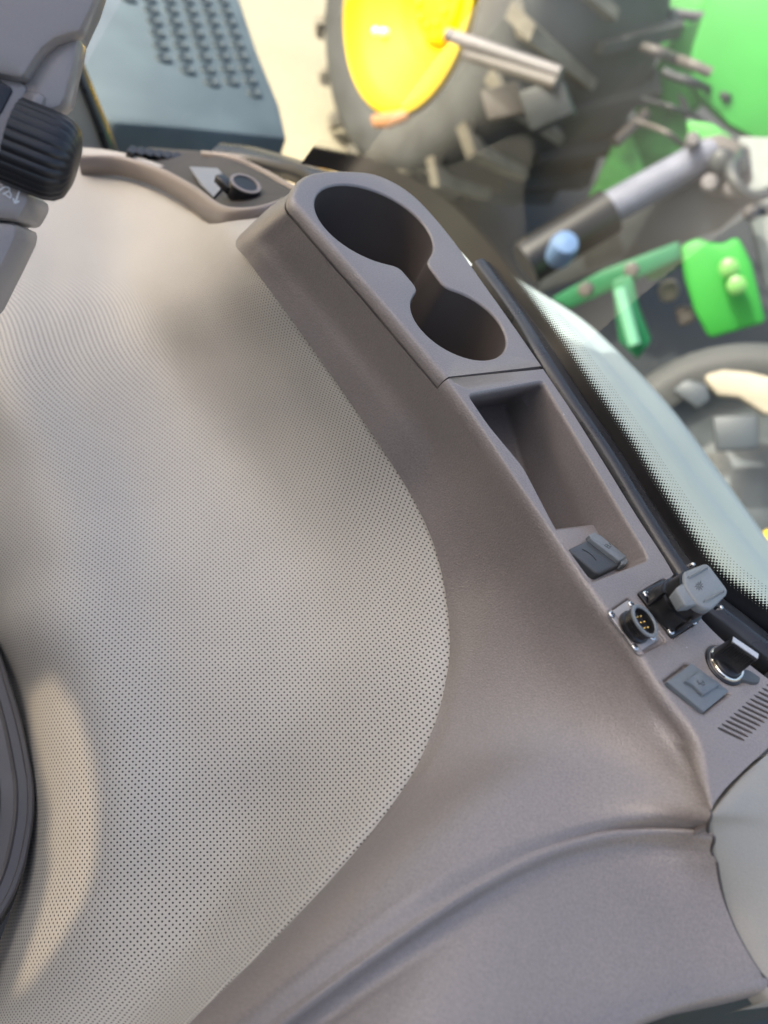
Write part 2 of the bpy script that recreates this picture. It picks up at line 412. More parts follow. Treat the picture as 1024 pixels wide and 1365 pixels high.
# ================================================================== perforated vinyl panel
rows = [
 [(385,262,.43),(340,268,.47),(255,235,.53),(170,205,.555),(100,196,.572),(30,196,.59),(-60,205,.61)],
 [(372,292,.405),(326,306,.41),(255,290,.5),(170,280,.555),(85,285,.577),(0,295,.59),(-90,310,.62)],
 [(392,370,.375),(344,366,.389),(265,385,.475),(170,390,.55),(80,400,.575),(0,410,.59),(-90,430,.63)],
 [(455,455,.378),(415,464,.392),(335,480,.46),(230,495,.54),(110,512,.574),(10,525,.592),(-80,545,.65)],
 [(525,560,.382),(486,565,.396),(410,585,.455),(310,603,.525),(190,617,.568),(60,632,.59),(-50,650,.65)],
 [(600,690,.39),(562,690,.405),(480,705,.45),(370,712,.51),(220,720,.562),(80,728,.588),(-30,745,.66)],
 [(630,790,.412),(594,790,.412),(510,800,.45),(390,805,.505),(230,810,.558),(90,815,.586),(20,825,.63),(-20,835,.70)],
 [(640,880,.42),(598,882,.418),(510,893,.452),(390,896,.505),(240,900,.555),(120,905,.582),(50,910,.63),(15,915,.70)],
 [(610,970,.428),(576,977,.424),(490,985,.458),(380,987,.508),(250,990,.553),(140,995,.578),(65,1000,.625),(30,1004,.69)],
 [(560,1055,.44),(523,1066,.434),(450,1072,.47),(350,1075,.52),(250,1078,.552),(150,1082,.573),(72,1086,.62),(36,1090,.69)],
 [(490,1142,.452),(452,1156,.446),(390,1162,.478),(310,1165,.525),(220,1168,.552),(135,1172,.576),(62,1176,.625),(25,1180,.69)],
 [(400,1238,.468),(368,1250,.462),(310,1258,.493),(250,1262,.53),(180,1266,.552),(100,1270,.58),(30,1274,.63),(-10,1278,.70)],
 [(290,1345,.486),(255,1362,.48),(215,1366,.508),(170,1370,.535),(110,1374,.556),(45,1378,.585),(-20,1382,.64),(-60,1386,.74)],
 [(180,1450,.48),(150,1470,.496),(110,1475,.52),(60,1480,.545),(10,1484,.565),(-50,1488,.6),(-110,1492,.66),(-150,1496,.76)],
]
G = net([[H(*p) for p in r] for r in rows], 64, 8)
nr, nc = len(G), 64
mb = MB(); mb.add([p for r in G for p in r], grid_faces(nr, nc))
def to_px(p):
    q = p - CAM; dd = q.dot(FWD); return CX + FPX * q.dot(CXA) / dd
UVS = []; prevp = None; vv = 0
for r in range(nr):                          # hole rows run along the cloth, measured from one straight line across it
    xs = [to_px(p) for p in G[r]]; ua = [0] * nc
    for c in range(1, nc): ua[c] = ua[c - 1] - (G[r][c] - G[r][c - 1]).length
    for c in range(nc - 1):
        if xs[c] >= 240 > xs[c + 1]:
            f = (xs[c] - 240) / (xs[c] - xs[c + 1]); u0 = ua[c] + (ua[c + 1] - ua[c]) * f; rp = G[r][c].lerp(G[r][c + 1], f); break
    if prevp is not None: vv += (rp - prevp).length
    prevp = rp
    UVS += [(ua[c] - u0, vv) for c in range(nc)]
me = bpy.data.meshes.new('perforated_panel'); me.from_pydata(mb.v, [], mb.f)
ul = me.uv_layers.new(name='UVMap')
for lp in me.loops: ul.data[lp.index].uv = UVS[lp.vertex_index]
vinyl = link('perforated_panel', me, VINYL)
tag(vinyl, 'large light grey perforated vinyl panel curving below the taupe console', 'panel')

# ================================================================== side console
con = thing('side_console', 'taupe plastic side console with cup holder, storage bin and sockets', 'console', tuple(H(560, 700, .5)))
srows = [
 [(372,292,.41),(376,280,.385),(384,264,.36),(398,246,.329)],
 [(334,302,.4),(345,290,.379),(360,276,.358),(384,262,.329)],
 [(314,324,.393),(328,314,.377),(348,302,.359),(380,280,.329)],
 [(330,347,.385),(345,338,.373),(366,326,.358),(396,300,.329)],
 [(368,398,.385),(385,386,.373),(405,371,.358),(432,342,.329)],
 [(420,470,.389),(438,452,.374),(456,432,.3585),(484,401,.329)],
 [(468,538,.392),(488,517,.375),(508,494,.358),(536,463,.329)],
 [(505,592,.394),(528,569,.3755),(552,546,.357),(583,519,.329)],
 [(548,660,.401),(575,640,.382),(598,612,.361),(627,580,.329)],
 [(577,722,.404),(610,705,.384),(636,678,.362),(674,650,.329)],
 [(593,785,.409),(635,772,.387),(672,749,.363),(722,722,.329)],
 [(600,858,.414),(650,845,.39),(704,825,.365),(772,797,.329)],
 [(592,920,.418),(655,905,.394),(730,885,.368),(785,875,.347),(826,870,.329)],
 [(576,975,.421),(650,955,.396),(745,938,.366),(815,933,.344),(866,932,.329)],
 [(545,1040,.427),(635,1005,.4),(750,985,.367),(840,983,.345),(908,990,.329)],
]
SR = [[H(*p) for p in r] for r in srows]
mb = MB()
# the lower flared part, past the last row of the side
lrows = [
 [(545,1040,.427),(635,1005,.4),(750,985,.367),(840,983,.345),(908,990,.329)],
 [(480,1128,.438),(570,1062,.406),(680,1015,.377),(790,1005,.357),(880,1020,.341),(932,1045,.326)],
 [(380,1238,.46),(470,1150,.424),(560,1088,.4),(660,1045,.379),(760,1030,.362),(860,1045,.346),(946,1079,.3225)],
 [(250,1366,.478),(360,1265,.436),(450,1190,.409),(560,1120,.385),(660,1078,.37),(760,1062,.358),(860,1075,.345),(944,1094,.334)],
 [(150,1480,.49),(290,1378,.442),(400,1288,.412),(500,1215,.388),(600,1155,.371),(700,1115,.36),(800,1093,.351),(880,1094,.343),(943,1101,.331)],
 [(120,1545,.487),(270,1436,.451),(392,1342,.422),(480,1277,.404),(560,1222,.39),(640,1172,.379),(720,1132,.37),(800,1108,.361),(880,1102,.35),(944,1107,.336)],
]
def px_rows(rows, n): return [spline([Vector((p[0], p[1], p[2] * 1000)) for p in r], n) for r in rows]
_s = px_rows([srows[-1]] + lrows[1:], 30)
LR = []
for k, r in enumerate(_s):
    t_ = k / (len(_s) - 1); e_ = t_ * t_ * (3 - 2 * t_) * .5 + t_ * .5
    LR.append([H(p.x, p.y, (_s[0][c].z * (1 - e_) + _s[-1][c].z * e_) / 1000) for c, p in enumerate(r)])
_tg = [None, .3245, .3213, .3245, .3295, .335]
for k in range(1, 6):
    for c in range(16, 30):
        w_ = ((c - 15) / 14) ** 3; p = _s[k][c]; h0 = CAMZ - LR[k][c].z
        if c == 16: dl_ = _tg[k] - (CAMZ - LR[k][29].z)
        LR[k][c] = H(p.x, p.y, h0 + w_ * dl_)
ALL = net(SR + LR[1:], 30, 8)
for _ in range(60):                          # ease the flare into the side
    N_ = [list(r) for r in ALL]
    for r_ in range(84, len(ALL) - 8):
        for c in range(1, 30):
            w_ = min(1, (29 - c) / 7) * min(1, c / 3) * min(1, (r_ - 83) / 12) * min(1, (len(ALL) - 8 - r_) / 8)
            N_[r_][c] = ALL[r_][c].lerp((ALL[r_ - 1][c] + ALL[r_ + 1][c]) * .5, .9 * w_)
    ALL = N_
SIDE, LOW = ALL[:14 * 8 + 1], ALL[14 * 8:]
mb.add([p for r in SIDE for p in r], grid_faces(len(SIDE), 30))
# bead of the ridge: a small crest, a step down, then the flat shelf
ridge = LOW[-1]
GDIR = H(966, 1192, .352) - H(944, 1107, .335); GDIR.z = 0; GDIR.normalize()
def shifted(row, dy, dh, k=0):
    out = []
    for i, p in enumerate(row):
        # move across the ridge, towards the shelf
        tg = (row[min(i + 1, len(row) - 1)] - row[max(i - 1, 0)]).normalized()
        s = tg.cross(Vector((0, 0, 1))).normalized()
        if s.y > 0: s = -s
        if i > 20: s = s.lerp(GDIR, ((i - 20) / 9) ** .7).normalized()
        out.append(p + s * dy + Vector((0, 0, -dh)))
    return out
step = [shifted(ridge, .0015, -.0013), shifted(ridge, .003, -.0012), shifted(ridge, .0045, .0003), shifted(ridge, .006, .0032), shifted(ridge, .008, .006), shifted(ridge, .0105, .0074), shifted(ridge, .014, .0079)]
shelf_ctrl = [
 step[-1],
 [H(*p) for p in ((150,1640,.48),(290,1540,.45),(410,1455,.424),(510,1385,.405),(610,1318,.392),(700,1272,.383),(790,1240,.376),(870,1222,.369),(918,1216,.364),(966,1212,.358))],
 [H(*p) for p in ((300,1680,.455),(430,1570,.43),(540,1490,.41),(640,1420,.394),(735,1362,.384),(815,1325,.377),(890,1300,.371),(950,1288,.367),(1002,1280,.362))],
 [H(*p) for p in ((360,1690,.455),(480,1590,.428),(590,1505,.409),(690,1435,.394),(775,1380,.385),(850,1345,.379),(920,1322,.373),(970,1312,.369),(1020,1302,.365))],
]
SH = net(shelf_ctrl, 30, 7)
for _ in range(12):
    N_ = [list(r) for r in SH]
    for r_ in range(1, len(SH) - 3):
        for c in range(30): N_[r_][c] = SH[r_][c].lerp((SH[r_ - 1][c] + SH[r_ + 1][c]) * .5, .8)
    SH = N_
lip = SH[-1]
lipr = [shifted(lip, .003, .0006), shifted(lip, .0055, .003), shifted(lip, .007, .008), shifted(lip, .0068, .03), shifted(lip, .004, .07)]
FULL = LOW + step + SH[1:] + lipr
mb.add([p for r in FULL for p in r], grid_faces(len(FULL), 30))
# turned-down edge along the corner groove
edge = [r[-1] for r in FULL[:-2]]
e2 = [p + Vector((.0016, 0, -.0014)) for p in edge]; e3 = [p + Vector((.0022, 0, -.014)) for p in edge]
mb.loft([edge, e2, e3], False)
# the rounded top edge behind the cup tray and the flat top
i0 = 7 * 8
dl = [r[-1] for r in SIDE[i0:]] + [r[-1] for r in LOW[1:17]]
SEAM_L, SEAM_R = H(583, 519, .335), H(724, 491, .32)
right_edge = spline([H(724, 492, HT), H(765, 553, HT), H(808, 622, HT), H(850, 690, HT), H(886, 745, HT), H(925, 812, HT), H(965, 855, HT), H(1024, 905, HT), H(1110, 955, HT)], 40)
groove = spline([H(949, 1076, HT), H(962, 1057, HT), H(985, 1033, HT), H(1024, 997, HT), H(1070, 958, HT), H(1100, 940, HT)], 20)
el = []
for i, p in enumerate(dl):
    tg = (dl[min(i + 1, len(dl) - 1)] - dl[max(i - 1, 0)]); tg.z = 0; tg.normalize()
    s = Vector((-tg.y, tg.x, 0))
    if s.y < 0: s = -s
    k = .0062 - .0032 * max(0, 1 - abs(i - 16) / 16)
    if i > len(dl) - 16: k = .0062 * max(.12, (len(dl) - i) / 16)
    e = p + s * k; e.z = ZT; el.append(e)
prof = arc_profile(dl, el, 0, 0)
for j, lp in enumerate(prof):
    a = math.pi / 2 * j / 6
    for i, p in enumerate(lp): p.z = dl[i].z + (ZT - dl[i].z) * math.sin(a)
mb.loft(prof, False)
# vents
slots = []
sst = [(956.2 + 5.42 * k, 969.8 - 4.78 * k) for k in range(16)]
for (x, y) in sst:
    a, b_ = H(x, y, HT), H(x + 36.5, y + 17.3, HT); dv = b_ - a; nn = Vector((-dv.y, dv.x, 0)).normalized() * .00095
    lp = []
    for tt, wd in ((0, .15), (.08, .8), (.2, 1), (.5, 1), (.8, 1), (.92, .8), (1, .15)): lp.append(a + dv * tt + nn * wd)
    for tt, wd in ((1, .15), (.92, .8), (.8, 1), (.5, 1), (.2, 1), (.08, .8), (0, .15)): lp.append(a + dv * tt - nn * wd)
    slots.append(lp)
def hq(pts, r, h=HT, n=6): return rquad([H(x, y, h) for x, y in pts], r, n)
def fix(lp): return atz(lp, ZT)
bin_top = fix(rquad([H(*p, HT) for p in ((622,525),(724,506),(868,747),(786,779),(757,735),(734,694),(697,623),(650,566))], .0055, 6))
rec_pin = hq([(806,816),(838,793),(893,856),(852,876)], .004)
rec_cap = hq([(847,791),(886,768),(935,829),(896,854)], .003)
rec_usb = hq([(876,908),(914,879),(980,925),(938,957)], .004)
kc = H(967, 886, HT); rec_knob = [kc + Vector((math.cos(a) * .0152, math.sin(a) * .0152, 0)) for a in [2 * math.pi * k / 40 for k in range(40)]]
holes = [bin_top, rec_pin, rec_cap, rec_usb, rec_knob] + slots
outer = el + groove + right_edge[::-1]
plate(mb, outer, holes, ZT)
# skirts down the seam, the far right edge and the groove
for line in (right_edge, groove):
    mb.loft([line, [p + Vector((0, 0, -.002)) for p in line], [p + Vector((0, 0, -.03)) for p in line]], False)
sm = [el[0].lerp(right_edge[0], k / 8) for k in range(9)]
mb.loft([sm, [p + Vector((0, 0, -.012)) for p in sm]], False)
def recess(loop, depth, fil, drop=.001):      # a shallow moulded hollow: rounded rim, wall, floor
    o_ = loop; i1 = inset(loop, fil)
    L_ = [[Vector((p.x + (q.x - p.x) * math.sin(a), p.y + (q.y - p.y) * math.sin(a), ZT - depth * (1 - math.cos(a)) )) for p, q in zip(o_, i1)] for a in [math.pi / 2 * k / 5 for k in range(6)]]
    L_.append(atz(inset(i1, .0006), ZT - depth - .0003))
    mb.loft(L_, True, False, True)
recess(rec_pin, .0016, .0014); recess(rec_cap, .002, .001); recess(rec_usb, .0022, .0022); recess(rec_knob, .0018, .003)
for lp in slots:
    mb.loft([lp, [p + Vector((0, 0, -.004)) for p in lp]], True)
mb.build('console_body', PLASTIC, con, merge=.00005, angle=1.0)
rod([p + Vector((.0012, -.0002, -.0012)) for p in edge[10:]], 0.0009, 'groove_line', mat('groove_line', (.06, .055, .052), .6), con, 8)  # dark rod added to draw the dark groove along the edge
vb = MB(); a = [H(945, 975, HT + .005), H(1060, 860, HT + .005), H(1110, 905, HT + .005), H(990, 1005, HT + .005)]
vb.loft([a, [p + Vector((0, 0, -.004)) for p in a]], True, True, True); vb.build('vent_backing', GROOVE, con, False)

# storage bin
bm_ = MB()
fl_c = [H(*p, HT + .062) for p in ((622,546),(672,540),(752,800),(722,800),(706,765),(690,725),(668,670),(640,605))]
bin_floor = rquad(fl_c, .005, 6)
def lerp_loop(a, b_, t_): return [p.lerp(q, t_) for p, q in zip(a, b_)]
r1 = atz(inset(bin_top, .0005), ZT - .0004); r2 = atz(inset(bin_top, .0012), ZT - .0016); r3 = atz(inset(bin_top, .0015), ZT - .0035)
flz = atz(bin_floor, ZT - .062)
bm_.loft([bin_top, r1, r2, r3, lerp_loop(r3, flz, .5), lerp_loop(r3, flz, .9), atz(inset(bin_floor, -.0005), ZT - .0605), atz(inset(bin_floor, .002), ZT - .062)], True, False, True)
sb = bm_.build('storage_bin', PLASTIC, con, angle=1.1)
# raised shelf with the socket at the near end of the bin
sh_ = MB(); zs = ZT - .02
sl = rquad([H(*p, HT + .02) for p in ((738,704),(803,696),(872,752),(790,790))], .004, 5)
sh_.loft([atz(inset(sl, -.003), zs - .06), atz(inset(sl, -.001), zs - .006), atz(sl, zs - .0015), atz(inset(sl, .0015), zs)], True, False, True)
sh_.build('bin_shelf', PLASTIC, con, angle=1.1)

# cup holder tray
cb = Vector((-.3694 * HT, 1.7830 * HT, 0)); rb = .1476 * HT
cs_ = Vector((-.0794 * HT, 1.6166 * HT, 0)); rs = .1152 * HT
def keyhole(rb, rs, nl, nr_):
    out = []
    def ang(c, p): return math.atan2(p.y - c.y, p.x - c.x)
    L1, L2 = [H(*p, HT) for p in ((531, 352.5), (557, 385))]; R1, R2 = [H(*p, HT) for p in ((569, 349), (592, 380))]
    a1, a2 = ang(cb, R1), ang(cb, L1)
    while a2 < a1: a2 += 2 * math.pi
    # which way round: keep the long arc
    if a2 - a1 < math.pi: a1, a2 = a2, a1 + 2 * math.pi
    big = [cb + Vector((math.cos(a1 + (a2 - a1) * k / 56), math.sin(a1 + (a2 - a1) * k / 56), 0)) * rb for k in range(57)]
    s1, s2 = ang(cs_, L2), ang(cs_, R2)
    cand = []
    for A, B in ((s1, s2),):
        while B < A: B += 2 * math.pi
        if B - A < math.pi: B -= 2 * math.pi
        cand = [cs_ + Vector((math.cos(A + (B - A) * k / 48), math.sin(A + (B - A) * k / 48), 0)) * rs for k in range(49)]
    if (big[-1] - cand[0]).length > (big[-1] - cand[-1]).length: cand = cand[::-1]
    def bridge(p, q): return [p.lerp(q, k / 6) for k in range(1, 6)]
    lp = big + bridge(big[-1], cand[0]) + cand + bridge(cand[-1], big[0])
    for _ in range(2): lp = [(lp[i - 1] + lp[i] * 2 + lp[(i + 1) % len(lp)]) * .25 for i in range(len(lp))]
    return lp
key = atz(keyhole(rb, rs, 0, 0), ZT)
tray_o = [(583,517.5),(536,461.5),(484,399.5),(432,340.5),(396,298.5),(381,279),(384,261),(398,245),(425,238),(460,236.5),(495,240),(530,255),(562,280),(602,325),(640,377),(680,431),(722,489.5)]
hh = [.329] * 9 + [.328, .327, .326, .325, .324, .323, .322, .321]
T0 = spline([H(x, y, h_) for (x, y), h_ in zip(tray_o, hh)], 90)
ins = [.0062 if i < 45 else .0062 - .0042 * min(1, (i - 45) / 12) for i in range(90)]
tin = []
for i, p in enumerate(T0):
    tg = (T0[min(i + 1, 89)] - T0[max(i - 1, 0)]); tg.z = 0; tg.normalize()
    s = Vector((-tg.y, tg.x, 0)); cen = H(540, 380, HT)
    if s.dot(cen - p) < 0: s = -s
    q = p + s * ins[i]; q.z = ZT; tin.append(q)
tm = MB()
prof = arc_profile(T0, tin, 0, 0)
for j, lp in enumerate(prof):
    a = math.pi / 2 * j / 6
    for i, p in enumerate(lp): p.z = T0[i].z + (ZT - T0[i].z) * math.sin(a)
skirt = [Vector((p.x, p.y, p.z - .03)) for p in T0]
skirt0 = [Vector((p.x, p.y, p.z - .0012)) for p in T0]
sk1 = []
for i, p in enumerate(T0):
    q = p.lerp(tin[i], .25); sk1.append(Vector((q.x, q.y, p.z - .0016)))
sk2 = [Vector((p.x, p.y, p.z - .004)) for p in sk1]
tm.loft([sk2, sk1, T0] + prof[1:], False)
kf = inset(key, -.0018)
plate(tm, tin, [kf], ZT)
se = [tin[-1].lerp(tin[0], k / 8) for k in range(9)]
tm.loft([se, [p + Vector((0, 0, -.0008)) for p in se], [p + Vector((0, 0, -.014)) for p in se]], False)
rim = [[Vector((p.x + (q.x - p.x) * math.sin(a), p.y + (q.y - p.y) * math.sin(a), ZT - .0018 * (1 - math.cos(a)))) for p, q in zip(kf, key)] for a in [math.pi / 2 * k / 5 for k in range(6)]]
tm.loft(rim, True)
tray = tm.build('cup_holder_tray', PLASTIC, con, merge=.00005, angle=1.0)
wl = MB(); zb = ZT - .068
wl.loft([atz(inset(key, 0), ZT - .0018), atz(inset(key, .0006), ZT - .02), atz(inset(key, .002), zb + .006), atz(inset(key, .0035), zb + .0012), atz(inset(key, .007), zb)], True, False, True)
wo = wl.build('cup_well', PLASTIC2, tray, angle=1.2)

# small scratches and specks on the tray are in the grain; screws -----------------------------------
def screw(c, r, parent, ax=Vector((0, 0, 1))):
    s_ = MB(); lathe(s_, c, ax, [(r, 0), (r, .0006), (r * .8, .0011), (r * .45, .00125), (.00001, .0013)], 16)
    o_ = s_.build('screw', STEEL, parent, angle=1)
    k_ = MB(); u = Vector((.8, .6, 0)) * r * .55; v = Vector((-.6, .8, 0)) * r * .13
    k_.box(c + ax * .00125, u, v, ax * .00018); k_.box(c + ax * .00122, Vector((-.6, .8, 0)) * r * .55, Vector((.8, .6, 0)) * r * .13, ax * .00019)
    k_.build('screw_slot', GROOVE, o_, False)
def strokes(lines, z, wdt, name, material, parent):   # thin engraved or printed line work on a horizontal face
    s_ = MB()
    for (a, b_) in lines:
        a = Vector((a.x, a.y, z)); b_ = Vector((b_.x, b_.y, z)); dv = (b_ - a); nn = Vector((-dv.y, dv.x, 0)).normalized() * wdt * .5
        s_.box((a + b_) * .5, dv * .5, nn, Vector((0, 0, .00006)))
    return s_.build(name, material, parent, False)
Z = Vector((0, 0, 1))
def raised(pts, h, r, z0, z1, bev, name, material, parent, n=5):   # a raised tile with a rounded rim
    lp = rquad([H(x, y, h) for x, y in pts], r, n); s_ = MB()
    s_.loft([atz(lp, z0), atz(lp, z1 - bev), atz(inset(lp, bev * .3), z1 - bev * .3), atz(inset(lp, bev), z1)], True, True, True)
    return s_.build(name, material, parent, angle=.9)

# socket cover on the bin shelf
sz = zs + .0065
cov = raised([(757,732),(799,712),(836,748),(798,766)], CAMZ - sz, .003, zs, sz, .0016, 'socket_cover', COVER, con)
raised([(786,717),(799,712),(836,742),(826,748)], CAMZ - sz - .003, .0012, sz - .001, sz + .0032, .0007, 'cover_flap', CAPGREY, cov)
raised([(784.5,713),(793,709),(799,715),(789,719)], CAMZ - sz - .001, .001, sz - .003, sz + .0012, .0005, 'flap_tab', CAPGREY, cov)
raised([(825,746),(833,741),(839,747),(834,753),(828,754)], CAMZ - sz, .001, sz - .005, sz + .001, .0006, 'flap_hinge', CAPGREY, cov)
a = [H(x, y, CAMZ - sz - .0001) for x, y in ((776,732),(783,735.5),(789,740),(795,747))]
strokes([(a[i], a[i + 1]) for i in range(3)], sz + .0001, .0007, 'finger_notch', GROOVE, cov)
g = lambda x, y, z: H(x, y, CAMZ - z)
zz = sz + .0033
strokes([(g(806,727,zz), g(812,731,zz)), (g(808,725,zz), g(814,729,zz)), (g(806,727,zz), g(808,725.5,zz)), (g(810,726,zz), g(809,730,zz)), (g(812,724,zz), g(815,727,zz)), (g(812,731,zz), g(815,728,zz))], zz, .0003, 'engraved_symbol', INK, cov)

# pin connector
zf = ZT - .0002
pc = raised([(811,818),(838,799),(880,851),(851,870)], CAMZ - zf, .002, ZT - .0018, zf, .0005, 'pin_connector', ALLOY, con)
for x, y in ((815,819.5), (841,806), (869,850), (846,863)): screw(H(x, y, CAMZ - zf), .0021, pc)
c0 = H(843, 837.5, CAMZ - zf)
axp = (Vector((.22, .12, 1))).normalized()
s_ = MB(); lathe(s_, c0, axp, [(.0099, 0), (.0099, .0022), (.0088, .0028), (.0086, .0052), (.0094, .0058), (.0094, .0085), (.0086, .0088), (.0074, .0088), (.0070, .0070), (.0070, .003)], 40, caps=False)
sh0 = s_.build('connector_sleeve', BLACK, pc, angle=.9)
s_ = MB(); lathe(s_, c0 + axp * .0083, axp, [(.0101, 0), (.0101, .0011), (.0096, .0014), (.0084, .0014), (.0079, .0010), (.0079, 0)], 40, caps=False); s_.build('collar_ring', CAPGREY, sh0, angle=.9)
s_ = MB(); lathe(s_, c0 + axp * .0042, axp, [(.0071, 0), (.0071, .001), (.00001, .001)], 30); s_.build('pin_face', GROOVE, sh0, angle=.9)
ctr = c0 + axp * .0052
u_ = (H(850, 833, HT) - H(845, 825, HT)); u_.z = 0; u_.normalize(); v_ = Vector((-u_.y, u_.x, 0))
for i in (-1, 0, 1):
    for j in (-.5, .5):
        s_ = MB(); lathe(s_, ctr + u_ * i * .0036 + v_ * j * .0028, axp, [(.0006, 0), (.0006, .0022), (.0003, .0027)], 8); s_.build('pin', GOLD, sh0)

# capped connector
zf = ZT + .0012
cc = raised([(851,790),(886,771.5),(931,828),(896,850.5)], CAMZ - zf, .0015, ZT - .002, zf, .0004, 'capped_connector', BLACK, con)
for x, y in ((861,792.5), (894,842), (924,829)): screw(H(x, y, CAMZ - zf), .0022, cc)
c0 = H(891, 812, CAMZ - zf); ax = Vector((.10, -.03, 1)).normalized()
s_ = MB(); lathe(s_, c0, ax, [(.0145, 0), (.0145, .002), (.0135, .003), (.0135, .010), (.0142, .0105), (.0142, .012), (.0128, .0125), (.0128, .024)], 40)
br = s_.build('connector_barrel', BLACK, cc, angle=.8)
for k in range(4):
    a = k * math.pi / 2 + .5; dv = Vector((math.cos(a), math.sin(a), 0))
    s_ = MB(); s_.box(c0 + dv * .014 + Z * .008, dv * .0012, Vector((-dv.y, dv.x, 0)) * .0008, Z * .007); s_.build('barrel_rib', BLACK, br, False)
zc = ZT + .028
s_ = MB(); lp = rquad([H(x, y, CAMZ - zc) for x, y in ((911,762),(943,749),(973,789),(949,813),(933,808),(914,783))], .0042, 6)
s_.loft([atz(inset(lp, .0012), zc - .007), atz(inset(lp, .0002), zc - .006), atz(lp, zc - .0015), atz(inset(lp, .0005), zc - .0004), atz(inset(lp, .0016), zc)], True, True, True)
cp = s_.build('connector_cap', CAPGREY, cc, angle=1)
s_ = MB(); lp = rquad([H(x, y, CAMZ - zc + .001) for x, y in ((901,784),(912,776),(934,805),(914,807))], .002, 4)
s_.loft([atz(inset(lp, .001), zc - .009), atz(lp, zc - .002), atz(inset(lp, .0008), zc - .0012)], True, True, True); s_.build('cap_tab', CAPGREY, cp, angle=1)
for (x0, y0, x1, y1) in ((917,771,943,757), (938,803,965,788)):
    a, b_ = H(x0, y0, CAMZ - zc), H(x1, y1, CAMZ - zc); dv = b_ - a; nn = Vector((-dv.y, dv.x, 0)).normalized()
    s_ = MB(); s_.loft([[a - nn * .0006, a, a + nn * .0006], [a.lerp(b_, .12) - nn * .0009, a.lerp(b_, .12) + Z * .0016, a.lerp(b_, .12) + nn * .0009], [a.lerp(b_, .9) - nn * .0009, a.lerp(b_, .9) + Z * .0022, a.lerp(b_, .9) + nn * .0009], [b_ - nn * .0006, b_, b_ + nn * .0006]], False); s_.build('cap_rib', CAPGREY, cp, angle=1.2)
cx_, cy_ = 932, 781; random.seed(3); ln = []
for k in range(9):
    a = k * 2 * math.pi / 9 + .2; rr = 6.2 + random.uniform(-1.2, .8)
    x1, y1 = cx_ + math.cos(a) * rr, cy_ + math.sin(a) * rr * 1.1
    ln.append((g(cx_ + math.cos(a) * 1.2, cy_ + math.sin(a) * 1.2, zc), g(x1, y1, zc)))
    ln.append((g(cx_ + math.cos(a + .3) * rr * .7, cy_ + math.sin(a + .3) * rr * .75, zc), g(cx_ + math.cos(a) * rr * .62, cy_ + math.sin(a) * rr * .68, zc)))
strokes(ln, zc + .0001, .0003, 'engraved_symbol', INK, cp)
hx = [H(x, y, CAMZ - zc + .003) for x, y in ((924,751), (961,808))]
for p in hx:
    s_ = MB(); lathe(s_, p + Vector((0, 0, -.002)), Vector((.3, -.2, 1)), [(.0013, -.002), (.0013, .002), (.0007, .0026)], 10); s_.build('hinge_pin', STEEL, cp)

# accessory knob with chrome ring and tab
zk = ZT - .0018
kn = None
s_ = MB(); lathe(s_, Vector((kc.x, kc.y, zk)), Z, [(.0125, 0), (.0125, .0016), (.0118, .0022), (.0108, .0024)], 48); kn = s_.build('accessory_plug', BLACK, con, angle=.8)
s_ = MB(); lathe(s_, Vector((kc.x, kc.y, zk + .002)), Z, [(.0112, 0), (.0112, .0016), (.0104, .0024), (.0094, .0022), (.0088, .0012)], 48, caps=False); s_.build('chrome_ring', CHROME, kn, angle=.9)
s_ = MB(); lathe(s_, Vector((kc.x, kc.y, zk + .002)), Z, [(.0088, 0), (.0088, .0022), (.008, .003), (.00001, .003)], 40); s_.build('plug_base', BLACK, kn, angle=.8)
zt2 = zk + .020
a, b_ = g(952, 869, zk + .005), g(987, 893, zk + .005); dv = (b_ - a); dv.z = 0; dv.normalize(); nn = Vector((-dv.y, dv.x, 0))
mid = (a + b_) * .5; hl = (b_ - a).length * .5; 
s_ = MB(); ks = []
for zz, hw, th in ((zk + .004, hl, .0042), (zk + .009, hl, .0034), (zk + .016, hl * .98, .0026), (zt2 - .0006, hl * .98, .0026), (zt2, hl * .95, .0021)):
    c = Vector((mid.x, mid.y, zz)); ks.append(rquad([c - dv * hw - nn * th, c + dv * hw - nn * th, c + dv * hw + nn * th, c - dv * hw + nn * th], .0012, 3))
s_.loft(ks, True, True, True); grip = s_.build('plug_grip', BLACK, kn, angle=.7)
s_ = MB(); c = Vector((mid.x, mid.y, zt2 + .00015)); s_.box(c, dv * hl * .94, nn * .0019, Z * .0002); s_.build('grip_top', mat('grip_edge', (.4, .43, .46), .4), kn, False)
for k in range(11):
    c = Vector((mid.x, mid.y, zk + .0145)) + dv * hl * (-.85 + 1.7 * k / 10)
    for sg in (-1, 1):
        s_ = MB(); s_.box(c + nn * sg * .0029, dv * .00035, nn * .0005, Z * .0042); s_.build('grip_rib', BLACK, grip, False)
tp = [g(986,893,zk + .002), g(996,894,zk + .002), g(1011,906,zk + .001), g(1009,913,zk + .001), g(1001,914,zk + .001), g(982,907,zk + .002)]
lp = rquad([Vector((p.x, p.y, 0)) for p in tp], .0018, 5); s_ = MB()
s_.loft([atz(lp, zk + .0004), atz(lp, zk + .0026), atz(inset(lp, .0006), zk + .0036)], True, True, True); s_.build('pull_tab', COVER, kn, angle=.9)

